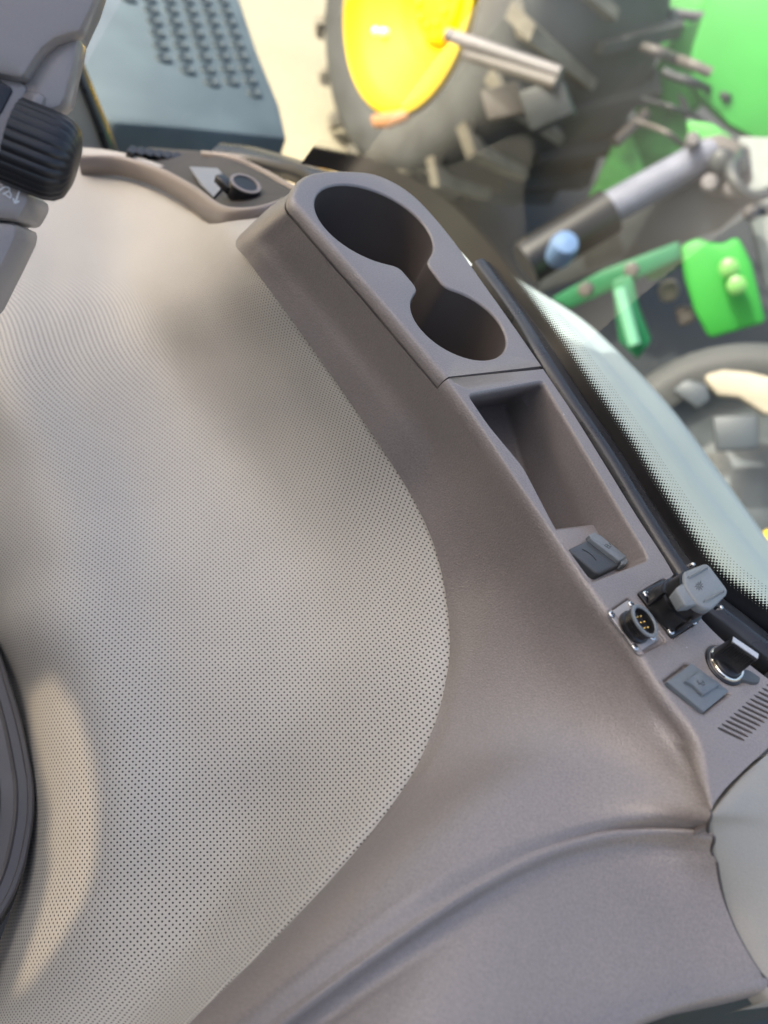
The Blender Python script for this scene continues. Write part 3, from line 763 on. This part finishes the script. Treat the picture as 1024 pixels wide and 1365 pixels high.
# usb cover
zu = ZT + .0022
us = raised([(889.5,908.5),(922.5,884),(972,921),(938.5,949)], CAMZ - zu, .0006, ZT - .0024, zu, .0003, 'usb_cover', USBG, con)
zf2 = zu + .0022
pts = [(914,908),(934,893),(961,911.5),(939,926)]
s_ = MB(); P4 = [H(x, y, CAMZ - zf2) for x, y in pts]
e1, e2_ = P4[3] - P4[0], P4[1] - P4[0]
prof_ = []
for k in range(9):
    tt = k / 8; wv = .0014 * math.sin(tt * 2 * math.pi) if .1 < tt < .9 else 0
    prof_.append(P4[0] + e1 * tt - e2_.normalized() * (-.0009 * math.sin(math.pi * tt) - wv * .4))
lp = prof_ + [P4[2], P4[1]]
s_.loft([atz(lp, zu - .0001), atz(lp, zf2 - .0003), atz(inset(lp, .0003), zf2)], True, True, True); fp = s_.build('usb_flap', USBG, us, angle=.8)
zz = zf2
c = lambda x, y: g(x, y, zz)
strokes([(c(929,909), c(934,911.5)), (c(934,911.5), c(938,909)), (c(929,909), c(931,907)), (c(934,911.5), c(937,914)), (c(936,907), c(939,911)), (c(931,912.5), c(934,911.5)), (c(937,914), c(939.5,912))], zz + .00012, .0004, 'usb_symbol', INK, fp)

# ================================================================== corner panel beside the console
cp_rows = [
 [(1028,1001,.3215),(1060,985,.324),(1120,960,.324),(1200,930,.324)],
 [(990,1037,.322),(1040,1030,.323),(1110,1015,.325),(1200,1000,.325)],
 [(957,1080,.3235),(1010,1080,.327),(1100,1075,.329),(1200,1070,.328)],
 [(953,1108,.3345),(1010,1110,.334),(1100,1110,.332),(1200,1110,.331)],
 [(968,1192,.357),(1020,1190,.349),(1100,1185,.344),(1200,1180,.34)],
 [(993,1262,.3645),(1040,1258,.357),(1110,1250,.352),(1200,1240,.348)],
 [(1018,1313,.3675),(1055,1305,.362),(1120,1295,.358),(1200,1285,.354)],
 [(1030,1332,.369),(1065,1328,.367),(1130,1318,.364),(1210,1310,.36)],
]
CG = net([[H(*p) for p in r] for r in cp_rows], 14, 6)
mb = MB()
ext = []
for r in CG:
    p = r[0]; s = (r[1] - r[0]).normalized()
    ext.append([p - s * .0022 + Vector((0, 0, -.012)), p - s * .002 + Vector((0, 0, -.0022)), p - s * .0012 + Vector((0, 0, -.0007))] + r)
last = [q + Vector((-.001, -.002, -.02)) for q in ext[-1]]
ext.append(last)
mb.add([p for r in ext for p in r], grid_faces(len(ext), 17))
o = mb.build('corner_panel', BEIGE, angle=1.2); tag(o, 'beige plastic corner panel with rounded edge beside the vent slots', 'panel')
# dark seat upholstery under the console lip
rows = [[(780,1420,.46),(900,1380,.455),(1010,1350,.45),(1120,1330,.45)], [(760,1400,.455),(880,1362,.45),(1000,1338,.445),(1110,1318,.445)], [(760,1370,.47),(880,1335,.465),(1000,1310,.46),(1110,1290,.46)]]
rows = [[(800,1520,.47),(940,1470,.46),(1060,1430,.455),(1180,1400,.455)], [(800,1450,.452),(930,1402,.445),(1040,1370,.44),(1160,1340,.44)], [(800,1410,.458),(920,1370,.452),(1035,1342,.447),(1150,1316,.447)], [(800,1370,.475),(910,1330,.47),(1030,1300,.465),(1150,1280,.465)]]
Gs = net([[H(*p) for p in r] for r in rows], 16, 6); mb = MB(); mb.add([p for r in Gs for p in r], grid_faces(len(Gs), 16))
o = mb.build('seat_bolster', SEATFAB); tag(o, 'blue black upholstered bolster under the pale console lip', 'seat')

# ================================================================== window: seal, pane, printed border
gp = [(60,186,.56),(180,198,.53),(300,204,.5),(400,218,.46),(480,238,.43),(560,280,.39),(620,340,.36),(668,403,.345),(716,472,.335),(752,528,.333),(800,600,.332),(846,675,.332),(884,735,.332),(922,788,.332),(968,824,.332),(1024,862,.332),(1100,900,.332),(1180,935,.332)]
GPATH = spline([H(*p) for p in gp], 150)
prof = []
for a in range(24):
    an = 2 * math.pi * a / 24; ca, sa = math.cos(an), math.sin(an)
    prof.append((.0125 * math.copysign(abs(ca) ** .8, ca) - .002, .0105 * math.copysign(abs(sa) ** .8, sa) + (.0022 if sa > .3 and ca > .2 else 0)))
sl_ = MB(); 
seal_path = [p + Vector((0, 0, -.001)) for p in spline([H(*p) for p in [(640,362,.35),(690,432,.338),(719,481,.331),(757,543,.329),(805,614,.328),(850,688,.328),(888,748,.328),(928,802,.328),(974,840,.328),(1030,882,.328),(1105,922,.328),(1190,960,.328)]], 110)]
o = sweep(seal_path, prof).build('window_seal', RUBBER); tag(o, 'black rubber window seal running between console edge and glass', 'seal')
pane = thing('side_window', 'curved side window glass with a black dotted border', 'window', tuple(GPATH[75]))
lean = Vector((.22, .32, 0))
mb = MB(); lv = [0, .012, .03, .08, .2, .4, .6]
mb.loft([[p + Vector((0, 0, z_)) + lean * z_ for p in GPATH] for z_ in lv], False)
mb.build('pane', GLASS, pane)
# printed border: a strip 1 mm inside the pane
st = [p + Vector((-.0007, -.0009, 0)) for p in GPATH[40:]]
hts = [0, .006, .012, .018, .024, .03]
P = [[p + Vector((0, 0, z_)) + lean * z_ for p in st] for z_ in hts]
me = bpy.data.meshes.new('dotted_border'); n_ = len(st)
me.from_pydata([p for r in P for p in r], [], grid_faces(len(hts), n_))
ul = me.uv_layers.new(name='UVMap'); ac = [0]
for i in range(1, n_): ac.append(ac[-1] + (st[i] - st[i - 1]).length)
for lp in me.loops: ul.data[lp.index].uv = (ac[lp.vertex_index % n_], hts[lp.vertex_index // n_])
link('dotted_border', me, FRIT, pane)

# ================================================================== front ledge trim
led = thing('front_ledge', 'curved taupe ledge trim with dark tray in front of the vinyl panel', 'trim', tuple(H(230, 240, .55)))
lp = spline([H(*p) for p in ((106,217,.56),(160,219,.542),(210,234,.52),(255,258,.488),(285,281,.458),(308,290,.437),(345,288,.42),(385,275,.41))], 60)
pr = [(-.005, -.012), (-.0055, .004), (-.004, .0075), (-.001, .009), (.002, .0078), (.0032, .004), (.0035, -.012)]
sweep(lp, pr[::-1]).build('trim_rail', TRIMTAN, led)
lp = spline([H(*p) for p in ((270,208,.54),(310,214,.52),(345,230,.49),(375,247,.46),(400,262,.44))], 30)
sweep(lp, [(a * .8, b_ * .7) for a, b_ in pr[::-1]]).build('back_rail', TRIMTAN, led)
tr_ = [H(*p) for p in ((165,208,.567),(215,228,.54),(262,258,.5),(292,282,.462),(345,282,.435),(400,262,.43),(350,226,.49),(280,202,.54),(200,196,.57))]
mb = MB(); mb.loft([tr_, [p - Z * .01 for p in tr_]], True, True, True); mb.build('dark_tray', DARKTRAY, led, False)
for k in range(9):
    x, y = 176 + k * 11.5, 205 + k * 1.6
    mb = MB(); c = H(x, y, .553); mb.box(c, Vector((.0042, .001, 0)), Vector((-.002, .008, 0)), Z * .006); mb.build('vent_fin', BLACK, led, False, bevel=.001)
stk = [H(*p) for p in ((253,222,.515),(290,224,.505),(304,240,.487),(285,262,.479),(268,246,.497))]
mb = MB(); mb.loft([stk, [p - Z * .001 for p in stk]], True, True, True); mb.build('sticker', STICKER, led, False)
blk = thing('black_cap', 'short black cap with pale shiny rim standing in the ledge tray', 'cap', tuple(H(322, 262, .47)))
c = H(322, 263, .468); mb = MB(); lathe(mb, c, Z, [(.0155, 0), (.016, .003), (.0155, .014), (.015, .0155)], 32); mb.build('cap_body', BLACK, blk, angle=.9)
mb = MB(); lathe(mb, c + Z * .015, Z, [(.0157, 0), (.0157, .0014), (.0125, .0016), (.012, .0003)], 32, caps=False); mb.build('cap_rim', TRIMTAN, blk, angle=.9)
mb = MB(); mb.box(c + Vector((-.018, -.004, .006)), Vector((.01, -.004, 0)), Vector((.002, .006, 0)), Z * .004); mb.build('cap_lever', BLACK, blk, bevel=.001)
dk = spline([H(*p) for p in ((290,206,.55),(340,212,.53),(390,226,.5),(430,240,.47),(480,262,.45))], 30)
o = sweep(dk, [(-.02, -.01), (-.02, .006), (-.012, .01), (.012, .01), (.02, .004), (.02, -.01)]).build('glass_channel', RUBBER); tag(o, 'black glazing channel along the glass behind the ledge', 'seal')

# ================================================================== armrest with scroll knob
P0 = D(40, 190, .44); an = (CAM - P0).normalized(); an = (an + Z * .25 - CXA * .35).normalized()
arm = thing('armrest', 'taupe armrest end with ribbed black knob and white printed symbol', 'armrest', tuple(D(-20, 230, .46)))
def asl(px, off, th, name, m_, bev=.002): return slab(px, P0 + an * off, an, th, name, m_, arm, bev)
asl([(-330,-70),(150,-70),(126,0),(106,42),(90,46),(72,52),(56,64),(44,80),(33,98),(28,105),(-330,35)], .012, .014, 'upper_shell', ARM, .003)
asl([(106,46),(97,88),(86,130),(80,141),(60,150),(46,165),(28,150),(30,112),(44,84),(58,67),(74,55),(90,48)], .002, .02, 'side_flap', ARM, .003)
asl([(-330,40),(28,108),(36,118),(30,140),(18,180),(8,225),(-5,260),(-330,240)], .004, .03, 'band', ARM, .005)
asl([(-60,70),(14,116),(16,121),(2,148),(-20,175),(-60,190)], .0055, .004, 'screen', SCREEN, .0005)
asl([(30,120),(46,118),(62,128),(50,150),(34,210),(20,246),(2,238),(14,190)], .006, .03, 'knob_housing', ARM, .006)
lb = asl([(-330,215),(0,238),(39,258),(36,272),(24,294),(-330,262)], .008, .04, 'button_panel', ARM, .003)
asl([(-330,266),(24,297),(20,318),(4,352),(-30,420),(-330,440)], .006, .04, 'lower_panel', ARM, .004)
asl([(-330,-80),(140,-70),(118,0),(98,44),(80,130),(50,150),(34,240),(34,262),(16,300),(-4,350),(-40,420),(-330,440)], -.012, .03, 'core', ARM, .003)
ic = lambda x, y: PL(x, y, P0 + an * .0083, an)
def aline(pts, wd, name):
    s_ = MB()
    for a, b_ in zip(pts[:-1], pts[1:]):
        a, b_ = ic(*a), ic(*b_); dv = b_ - a; nn = dv.cross(an).normalized() * wd * .5
        s_.box((a + b_) * .5, dv * .5, nn, an * .0001)
    return s_.build(name, WHITEINK, lb, False)
aline([(-6,258),(6,249),(12,250),(13,254),(4,259)], .0007, 'white_symbol')
aline([(4,257),(14,264),(15,260),(12,254)], .0006, 'white_symbol')
aline([(26,254),(21,269)], .0008, 'white_arrow'); aline([(17.5,264),(20,271),(25.5,268)], .0009, 'white_arrow')
ka = (CXA * .93 - CYA * .3 - FWD * -.28).normalized()
kc0 = D(44, 199, .432)
mb = MB(); prof = [(.0215, -.01), (.0218, .004), (.0216, .011), (.0205, .0155), (.0175, .0192), (.012, .0212), (.006, .0218), (.00001, .022)]
n = 96; u = ka.orthogonal().normalized(); v = ka.cross(u); loops = []
for r_, h_ in prof:
    loops.append([kc0 + ka * h_ + (u * math.cos(2 * math.pi * i / n) + v * math.sin(2 * math.pi * i / n)) * (r_ * (1 - (.045 if i % 4 == 0 else 0))) for i in range(n)])
mb.loft(loops, True, True); mb.build('scroll_knob', KNOB, arm, angle=.8)

# ================================================================== dark seat trim at the lower left
o = None
rows = []
pth = [(-40,760,.68),(2,872,.67),(28,955,.66),(42,1020,.655),(46,1055,.652),(44,1100,.65),(30,1165,.65),(2,1222,.65),(-60,1300,.655)]
stp = spline([H(*p) for p in pth], 60)
pr = [(.0, -.03), (.0, -.002), (-.0015, .0), (-.004, .0004), (-.005, -.0014), (-.0105, -.001), (-.012, .0008), (-.014, -.0008), (-.022, -.0015), (-.024, .001), (-.05, .0015), (-.052, -.03)]
def seatsweep():
    loops = []
    for i, p in enumerate(stp):
        tg = (stp[min(i + 1, 59)] - stp[max(i - 1, 0)]); tg.z = 0; tg.normalize(); s = Vector((-tg.y, tg.x, 0))
        if s.x < 0: s = -s
        loops.append([p + s * a + Z * b_ for a, b_ in pr])
    mb = MB(); mb.loft(loops, True, True, True); return mb
o = seatsweep().build('seat_side_trim', SEATDARK, angle=.5); tag(o, 'dark stepped seat side trim curving beside the vinyl panel', 'seat trim')

# ================================================================== outside: fender, walkway
frows = [
 [(520,330,.78),(575,322,.75),(603,320,.745),(609,322,.76)],
 [(560,375,.74),(610,350,.69),(641,345,.68),(648,349,.70)],
 [(620,440,.71),(670,395,.65),(702,382,.64),(710,387,.66)],
 [(680,520,.69),(735,445,.63),(771,425,.62),(780,431,.64)],
 [(740,600,.68),(790,505,.62),(832,482,.61),(841,489,.63)],
 [(800,690,.67),(850,572,.61),(892,547,.60),(901,554,.62)],
 [(860,780,.66),(905,655,.60),(951,626,.59),(960,633,.61)],
 [(930,850,.65),(955,725,.59),(1001,696,.58),(1010,703,.60)],
 [(1010,900,.64),(1005,800,.58),(1052,765,.57),(1062,772,.59)],
 [(1090,950,.63),(1060,880,.57),(1110,842,.56),(1120,850,.58)],
]
FG = net([[H(*p) for p in r] for r in frows], 20, 6)
for r in FG:                                  # a raised bead along the outer edge
    for c, dz in ((14, -.006), (13, -.003), (15, .0)): r[c] = r[c] + Vector((0, 0, dz))
mb = MB(); mb.add([p for r in FG for p in r], grid_faces(len(FG), 20))
dn_ = [[r[-1] for r in FG], [r[-1] + Vector((.01, .01, -.12)) for r in FG]]
mb.loft(dn_, False)
o = mb.build('fender', FENDER); tag(o, 'dusty teal grey fender curving outside the side window', 'fender')

wk = thing('walkway', 'blue grey anti-slip walkway step outside the glass', 'walkway', tuple(H(250, 120, 1.0)))
hw = .92
wp = [H(*p, hw) for p in ((85,60),(110,112),(134,150),(152,163),(250,170),(384,184),(374,140),(345,70),(318,-10),(285,-90),(40,-90))]
mb = MB(); mb.loft([wp, [p - Z * .11 for p in wp]], True, True, True); mb.build('deck', DECK, wk, bevel=.012, angle=.6)
u_ = (H(318,-10,hw) - H(374,140,hw)).normalized(); v_ = Vector((-u_.y, u_.x, 0))
if v_.x > 0: v_ = -v_
bmesh_proto = None
org = H(366, 132, hw)
for i in range(14):
    for j in range(9):
        c = org + u_ * (.055 * i + (.0275 if j % 2 else 0)) + v_ * (.05 + .05 * j)
        rel = c - CAM; dd = rel.dot(FWD); px = CX + FPX * rel.dot(CXA) / dd; py = CY - FPX * rel.dot(CYA) / dd
        if px < 165 + max(0, py) * .65 or px > 372 or py < -30: continue
        if bmesh_proto is None:
            mb = MB(); lathe(mb, Vector((0, 0, 0)), Z, [(.019, 0), (.017, .006), (.011, .0065), (.009, .003), (.00001, .003)], 14)
            bmesh_proto = mb.build('tread_button', DECKDK, wk, angle=1); bo = bmesh_proto
        else:
            bo = bmesh_proto.copy(); COL.objects.link(bo)
        bo.location = c
for x, y in ((196,186), (342,190)):
    mb = MB(); c = H(x, y, hw + .045); mb.box(c, Vector((.022, .004, 0)), Vector((0, .01, 0)), Z * .035); mb.build('notch', DECKDK, wk, bevel=.008)
pil = thing('cab_pillar', 'pale grey cab pillar with dark edge behind the knob', 'pillar', tuple(H(110, 190, .7)))
pn = Vector((.35, -1, .25)).normalized()
slab([(60,40),(92,75),(108,120),(128,170),(142,212),(60,225)], H(110, 190, .66), pn, .05, 'pillar_panel', PILLAR, pil, .006)
slab([(90,66),(98,74),(116,118),(138,172),(152,210),(142,213),(126,170),(107,120)], H(110, 190, .655), pn, .03, 'pillar_edge', RUBBER, pil, .003)

SHADEGND = mat('shaded_dark_ground', (.035, .037, .036), .85, var=.25, vscale=2, bump=.3, bscale=60)  # dark sheet colours in the shade and dark ground around the machines
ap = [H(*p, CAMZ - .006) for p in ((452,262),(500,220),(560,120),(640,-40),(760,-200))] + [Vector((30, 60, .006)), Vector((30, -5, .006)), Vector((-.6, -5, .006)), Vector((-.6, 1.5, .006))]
mb = MB(); mb.add(ap, [tuple(range(len(ap)))]); tag(mb.build('ground_shade_sheet', SHADEGND, smooth=False), kind='structure')
# ================================================================== beyond: machine wheel
DUSTY = mat('dusty_lug', (.2, .18, .14), .85, var=.35, vscale=7)
WR = 1.0
_r = ray(548, -8); wc = CAM + _r * ((CAMZ - WR) / -_r.z)
wn = Vector((-.62, -.78, .0)).normalized()
WID = 1.0
wr = thing('machine_wheel', 'large tractor wheel with bright yellow rim and dusty lugs on concrete', 'wheel', (wc.x, wc.y, 0))
ws = wn.cross(Z).normalized(); WRR = .58; wo_ = wc - wn * WID * .5          # wc is the centre of the outer face
mb = MB(); lathe(mb, wo_, wn, [(WRR, WID * .5), (WRR * 1.06, WID * .53), (WR * .8, WID * .55), (WR * .9, WID * .49), (WR * .95, WID * .4), (WR * .95, -WID * .4), (WR * .9, -WID * .5), (WR * .8, -WID * .54), (WRR, -WID * .5)], 72, caps=False)
ty = mb.build('tyre', TYRE, wr, angle=.9)
for k in range(40):
    a = 2 * math.pi * k / 40; side = 1 if k % 2 else -1
    rad = ws * math.cos(a) + Z * math.sin(a); tan = wn.cross(rad)
    if rad.dot(Vector((0, -1, 0))) < -.55: pass
    p1 = wo_ + rad * WR * .975 - wn * side * WID * .02; p2 = wo_ + rad * WR * .965 + wn * side * WID * .5 + tan * .16 ; p3 = wo_ + rad * WR * .86 + wn * side * WID * .555 + tan * .2
    mb = MB(); h1, h2 = tan * .035, tan * .05
    mb.loft([[p1 - h1 - rad * .05, p1 + h1 - rad * .05, p1 + h1 * .7 + rad * .03, p1 - h1 * .7 + rad * .03], [p2 - h2 - rad * .06, p2 + h2 - rad * .06, p2 + h2 * .7 + rad * .035, p2 - h2 * .7 + rad * .035], [p3 - h2 - wn * side * .05, p3 + h2 - wn * side * .05, p3 + h2 * .7 + wn * side * .008, p3 - h2 * .7 + wn * side * .008]], True, True, True)
    mb.build('tyre_lug', DUSTY if side > 0 else TYRE, ty, False)
mb = MB(); lathe(mb, wo_, wn, [(WRR * .99, WID * .46), (WRR * 1.02, WID * .55), (WRR * .97, WID * .565), (WRR * .93, WID * .5), (WRR * .86, WID * .44), (WRR * .55, WID * .38), (WRR * .49, WID * .33), (WRR * .36, WID * .24), (WRR * .32, WID * .33), (WRR * .12, WID * .35), (.0001, WID * .35)], 72, caps=False)
rm = mb.build('rim', RIM, wr, angle=.7)
for k, x in enumerate((463, 481, 491, 501, 511)):
    p = PL(x, 38 + k * 1.2, wo_ + wn * WID * .42, wn)
    mb = MB(); lathe(mb, p, wn, [(.022 if k else .03, -.06), (.022 if k else .03, .012), (.00001, .018)], 12); mb.build('rim_bolt', WHITEINK, rm)
for k in range(10):
    a = 2 * math.pi * k / 10; p = wo_ + wn * WID * .345 + (ws * math.cos(a) + Z * math.sin(a)) * WRR * .22
    mb = MB(); lathe(mb, p, wn, [(.016, -.02), (.016, .02), (.009, .026)], 6); mb.build('wheel_nut', RIMDK, rm, False)

# ================================================================== beyond: green machine and its frames
FN = Vector((-.12, -1, .35)).normalized()
def plane_at(px, py, d): return D(px, py, d)
def bslab(root, px, d, th, name, m_, n=FN, bev=.01):
    cx = sum(p[0] for p in px) / len(px); cy = sum(p[1] for p in px) / len(px)
    return slab(px, D(cx, cy, d), n, th, name, m_, root, bev)
def cyl(root, a, b_, d1, d2, r, name, m_): return rod([D(*a, d1), D(*a, d1).lerp(D(*b_, d2), .5), D(*b_, d2)], r, name, m_, root, 16)
def base(px, py, d):
    p = D(px, py, d); return (p.x, p.y, 0)
hop = thing('green_hopper', 'tall bright green machine hood with white lettering beyond the glass', 'machine', base(1000, 100, 4.2))
hp = bslab(hop, [(962,-70),(1130,-70),(1130,190),(1005,184),(972,166),(938,134),(915,104),(924,60),(942,5)], 4.2, .25, 'hood_panel', GREEN, bev=.015)
def blob(root, px, py, d, r, name, m_, n=FN, th=.004):
    c = PL(px, py, D(1034, 58, d) , n); u = n.orthogonal().normalized(); v = n.cross(u)
    P = [c + n * .004 + (u * math.cos(2 * math.pi * k / 16) + v * math.sin(2 * math.pi * k / 16)) * r for k in range(16)]
    mb = MB(); mb.loft([P, [p - n * (th + .01) for p in P]], True, True, True); return mb.build(name, m_, root, False)
def letter(strk, name):                        # bold strokes of the cropped white lettering
    mb = MB()
    for (a, b_) in strk:
        A, B = [PL(*q, D(1034, 50, 4.17), FN) for q in (a, b_)]; dv = B - A; nn = dv.cross(FN).normalized() * .017
        mb.box((A + B) * .5 + FN * .006, dv * .5 + dv.normalized() * .012, nn, FN * .006)
    mb.build(name, WHITEINK, hp, False)
letter([((1000,32),(1012,22)),((1012,22),(1022,30)),((1022,30),(1018,42)),((1010,44),(1014,50)),((1014,50),(1024,44)),((1004,36),(1012,46))], 'white_letter')
letter([((1017,62),(1026,54)),((1017,62),(1024,68)),((1026,54),(1032,60))], 'white_letter')
shd = thing('green_shroud', 'rounded mid green shroud tucked behind the tall green hood', 'machine', base(895, 90, 4.7))
bslab(shd, [(868,96),(888,62),(912,36),(940,20),(945,100),(935,140),(905,152),(884,142)], 4.6, .25, 'shroud_panel', GREEN, bev=.02)
gp_ = thing('green_guard', 'weathered light green guard plates above the slate hydraulic arm', 'guard', base(850, 200, 4.9))
bslab(gp_, [(868,118),(905,150),(938,182),(915,208),(872,232),(845,246),(828,206),(842,160)], 4.85, .12, 'guard_plate', GREENL)
bslab(gp_, [(836,170),(850,200),(862,244),(838,262),(800,282),(772,286),(795,240),(815,196)], 4.7, .1, 'guard_plate', GREENL)
bslab(gp_, [(842,60),(868,96),(882,140),(868,160),(846,150),(832,110)], 5.2, .1, 'guard_plate', GREENL)
bslab(gp_, [(868,-10),(944,-20),(944,20),(912,36),(888,62),(866,60),(858,20)], 5.4, .1, 'guard_plate', GREENL)
cyl(gp_, (866,14), (944,24), 5.1, 5.1, .03, 'guard_bar', LILAC)
cyl(gp_, (820,190), (862,150), 4.5, 4.5, .03, 'guard_strap', MACHBR)
bslab(gp_, [(902,122),(914,130),(922,152),(912,158)], 4.4, .05, 'slot_plate', MACHDK)
arm2 = thing('hydraulic_lift', 'slate hydraulic arm with steel pins reaching across the green guard', 'arm', base(860, 250, 3.8))
cyl(arm2, (762,306), (948,204), 3.75, 3.75, .075, 'arm_tube', mat('slate_tube', (.13, .135, .17), .45, var=.2, vscale=9))
cyl(arm2, (700,352), (812,282), 3.72, 3.7, .1, 'arm_sleeve', BLACK)
bslab(arm2, [(715,392),(735,340),(770,296),(860,262),(935,232),(1010,262),(960,306),(890,330),(800,362)], 3.95, .2, 'arm_plate', MACHDK)
bslab(arm2, [(930,185),(962,178),(1000,196),(1004,240),(985,268),(945,262)], 3.7, .14, 'pivot_plate', MACHBR)
for x, y, r in ((924,186,.03), (946,244,.035), (962,214,.05), (986,222,.04), (976,252,.035), (1002,284,.03)):
    mb = MB(); lathe(mb, D(x, y, 3.6), FN, [(r, -.12), (r, .02), (r * .7, .035)], 16); mb.build('pivot_pin', LILAC if r < .036 else MACHDK, arm2, angle=.8)
bslab(arm2, [(915,160),(950,165),(976,182),(966,196),(938,192),(918,182)], 3.8, .06, 'pivot_bracket', GREENL)
hs = spline([D(*p) for p in ((990,200,3.7),(975,230,3.5),(1000,262,3.5),(1040,250,3.6))], 20); rod(hs, .025, 'hose', MACHDK, arm2)
gpl = thing('grey_plate', 'tall grey steel plate standing right of the bright green bracket', 'plate', base(1010, 250, 4))
bslab(gpl, [(985,182),(1120,186),(1120,400),(1060,420),(1020,380),(1000,290)], 4.05, .1, 'steel_plate', mat('grey_steel', (.23, .25, .24), .5, var=.25, vscale=6))
cyl(gpl, (1000,280), (1100,275), 3.9, 3.9, .03, 'plate_rib', MACHDK)
bm1 = thing('dark_green_beam', 'dark green beam and bent bracket under the hydraulic arm', 'beam', base(800, 400, 3.4))
bslab(bm1, [(735,398),(800,362),(905,322),(908,345),(850,372),(760,412)], 3.4, .15, 'beam', GREEND)
bslab(bm1, [(815,375),(842,366),(850,410),(868,455),(850,480),(825,455)], 3.3, .12, 'bent_bracket', GREEND)
cyl(bm1, (826,385), (846,460), 3.25, 3.25, .025, 'bracket_tube', mat('pale_green_tube', (.12, .32, .2), .35))
for x, y in ((781,386), (842,360)):
    mb = MB(); lathe(mb, D(x, y, 3.28), FN, [(.03, -.05), (.03, .02), (.02, .03)], 6); mb.build('bolt', MACHBR, bm1, False)
br1 = thing('green_bracket', 'bright green bracket with two pale bolts beside the dark green beam', 'bracket', base(960, 390, 3.3))
bslab(br1, [(906,330),(930,318),(945,324),(965,326),(985,316),(1002,350),(1022,430),(945,452),(925,415),(912,370)], 3.3, .14, 'bracket_plate', GREEN, bev=.02)
for x, y in ((972,357), (982,380)):
    mb = MB(); lathe(mb, D(x, y, 3.2), FN, [(.035, -.05), (.035, .02), (.02, .03)], 12); mb.build('bolt', mat('lime_bolt', (.15, .35, .1), .4), br1, angle=.8)
bslab(br1, [(860,360),(905,335),(912,350),(880,372),(862,374)], 3.45, .05, 'side_tab', GREENL)
bl2 = thing('lit_ground_bit', 'cream slab standing in for sunlit ground between the dark green beam and bright green bracket', 'block', base(890, 395, 3.5))  # added slab, its cream colour stands for a bit of sunlit ground
bslab(bl2, [(876,380),(900,372),(908,386),(902,402),(880,404)], 3.5, .12, 'lit_ground_face', SUNGND, bev=.03)
bslab(bl2, [(898,412),(922,408),(930,428),(906,438)], 3.5, .1, 'ground_bit_foot', MACHBR, bev=.02)
ty2 = thing('small_tyre', 'black tyre arching below the green brackets with grey hub', 'wheel', base(980, 640, 2.6))
c2 = D(985, 665, 2.75); n2 = Vector((-.25, -.8, .55)).normalized()
mb = MB(); u = n2.orthogonal().normalized()
lathe(mb, c2, n2, [(.36, .1), (.42, .13), (.47, .11), (.49, .06), (.49, -.06), (.47, -.11), (.42, -.13), (.36, -.1)], 56, caps=False); t2 = mb.build('tyre_ring', TYRE, ty2, angle=.9)
mb = MB(); lathe(mb, c2, n2, [(.37, .06), (.34, .02), (.2, .0), (.14, .05), (.0001, .06)], 40, caps=False); mb.build('hub_disc', mat('hub_grey', (.09, .1, .105), .5, var=.4, vscale=7), ty2, angle=.8)
bslab(ty2, [(896,520),(915,505),(942,512),(948,532),(930,545)], 2.5, .05, 'hub_lug', mat('blue_grey_lug', (.05, .06, .07), .5), n2, .01)
bslab(ty2, [(950,555),(1010,552),(1012,598),(955,602)], 2.5, .05, 'hub_lug', MATS['blue_grey_lug'], n2, .01)
st1 = thing('lit_ground_strip', 'cream slab standing in for sunlit ground under the black tyre arch', 'lit_ground', base(985, 530, 2.6))  # added slab, coloured as the lit ground behind the tyre
bslab(st1, [(936,500),(965,492),(1000,495),(1060,510),(1060,560),(1018,552),(985,530),(955,528)], 2.48, .05, 'lit_ground_slab', SUNGND, n2, .02)
yw = thing('yellow_hub', 'small yellow wheel hub beyond the outer edge of the fender', 'hub', base(1040, 735, 2.2))
mb = MB(); lathe(mb, D(1042, 742, 2.1), n2, [(.07, -.04), (.07, .02), (.05, .03), (.03, .05), (.0001, .05)], 24); mb.build('hub_cap', RIM, yw, angle=.8)
hz = thing('hydraulic_hoses', 'bundle of thin black hoses looped over the green guard plates', 'hoses', base(880, 180, 4.3))
random.seed(11)
for k in range(4):
    x0, y0 = 845 + random.uniform(-10, 40), 60 + k * 22; q = [(x0 + j * 22 + random.uniform(-3, 3), y0 + k * 12 + j * 9 + random.uniform(-4, 4), 4.25 + random.uniform(-.1, .1)) for j in range(5)]
    rod(spline([D(*p) for p in q], 24), random.uniform(.012, .026), 'hose', MACHDK if k % 3 else MACHBR, hz, 8)
# items by the big wheel
rl = thing('glass_reflection_bars', 'pair of pale lilac bars standing in for a glass reflection by the yellow rimmed wheel', 'reflection_bars', base(670, 90, 3.6))  # added solid bars stand in for a reflection in the window glass
cyl(rl, (596,46), (748,98), 3.7, 3.5, .028, 'reflection_bar', LILAC); cyl(rl, (620,72), (742,112), 3.7, 3.5, .026, 'reflection_bar', MACHBR)
bslab(rl, [(690,122),(748,104),(766,150),(708,176)], 3.55, .12, 'bar_foot', MACHDK, bev=.01)
bslab(rl, [(640,120),(690,108),(700,150),(650,160)], 3.75, .1, 'bar_plate', MACHBR, bev=.01)
bc = thing('blue_cap', 'small round blue cap on dark post below the hydraulic arm', 'cap', base(752, 330, 3.2))
mb = MB(); lathe(mb, D(752, 328, 3.2), (-.05, -.5, .8), [(.05, -.08), (.055, 0), (.045, .03), (.0001, .04)], 20); mb.build('cap_dome', BLUECAP, bc, angle=.8)
p = D(752, 334, 3.22); rod([p, p * .5 + Vector((p.x, p.y, 0)) * .5, Vector((p.x, p.y, 0))], .05, 'post', MACHDK, bc)
cr_ = thing('rusty_block', 'small rusty orange block lying below the yellow rim', 'block', base(500, 160, 3.6))
bslab(cr_, [(492,152),(540,146),(545,158),(515,170),(494,170)], 3.7, .06, 'block_body', RUST, bev=.02)
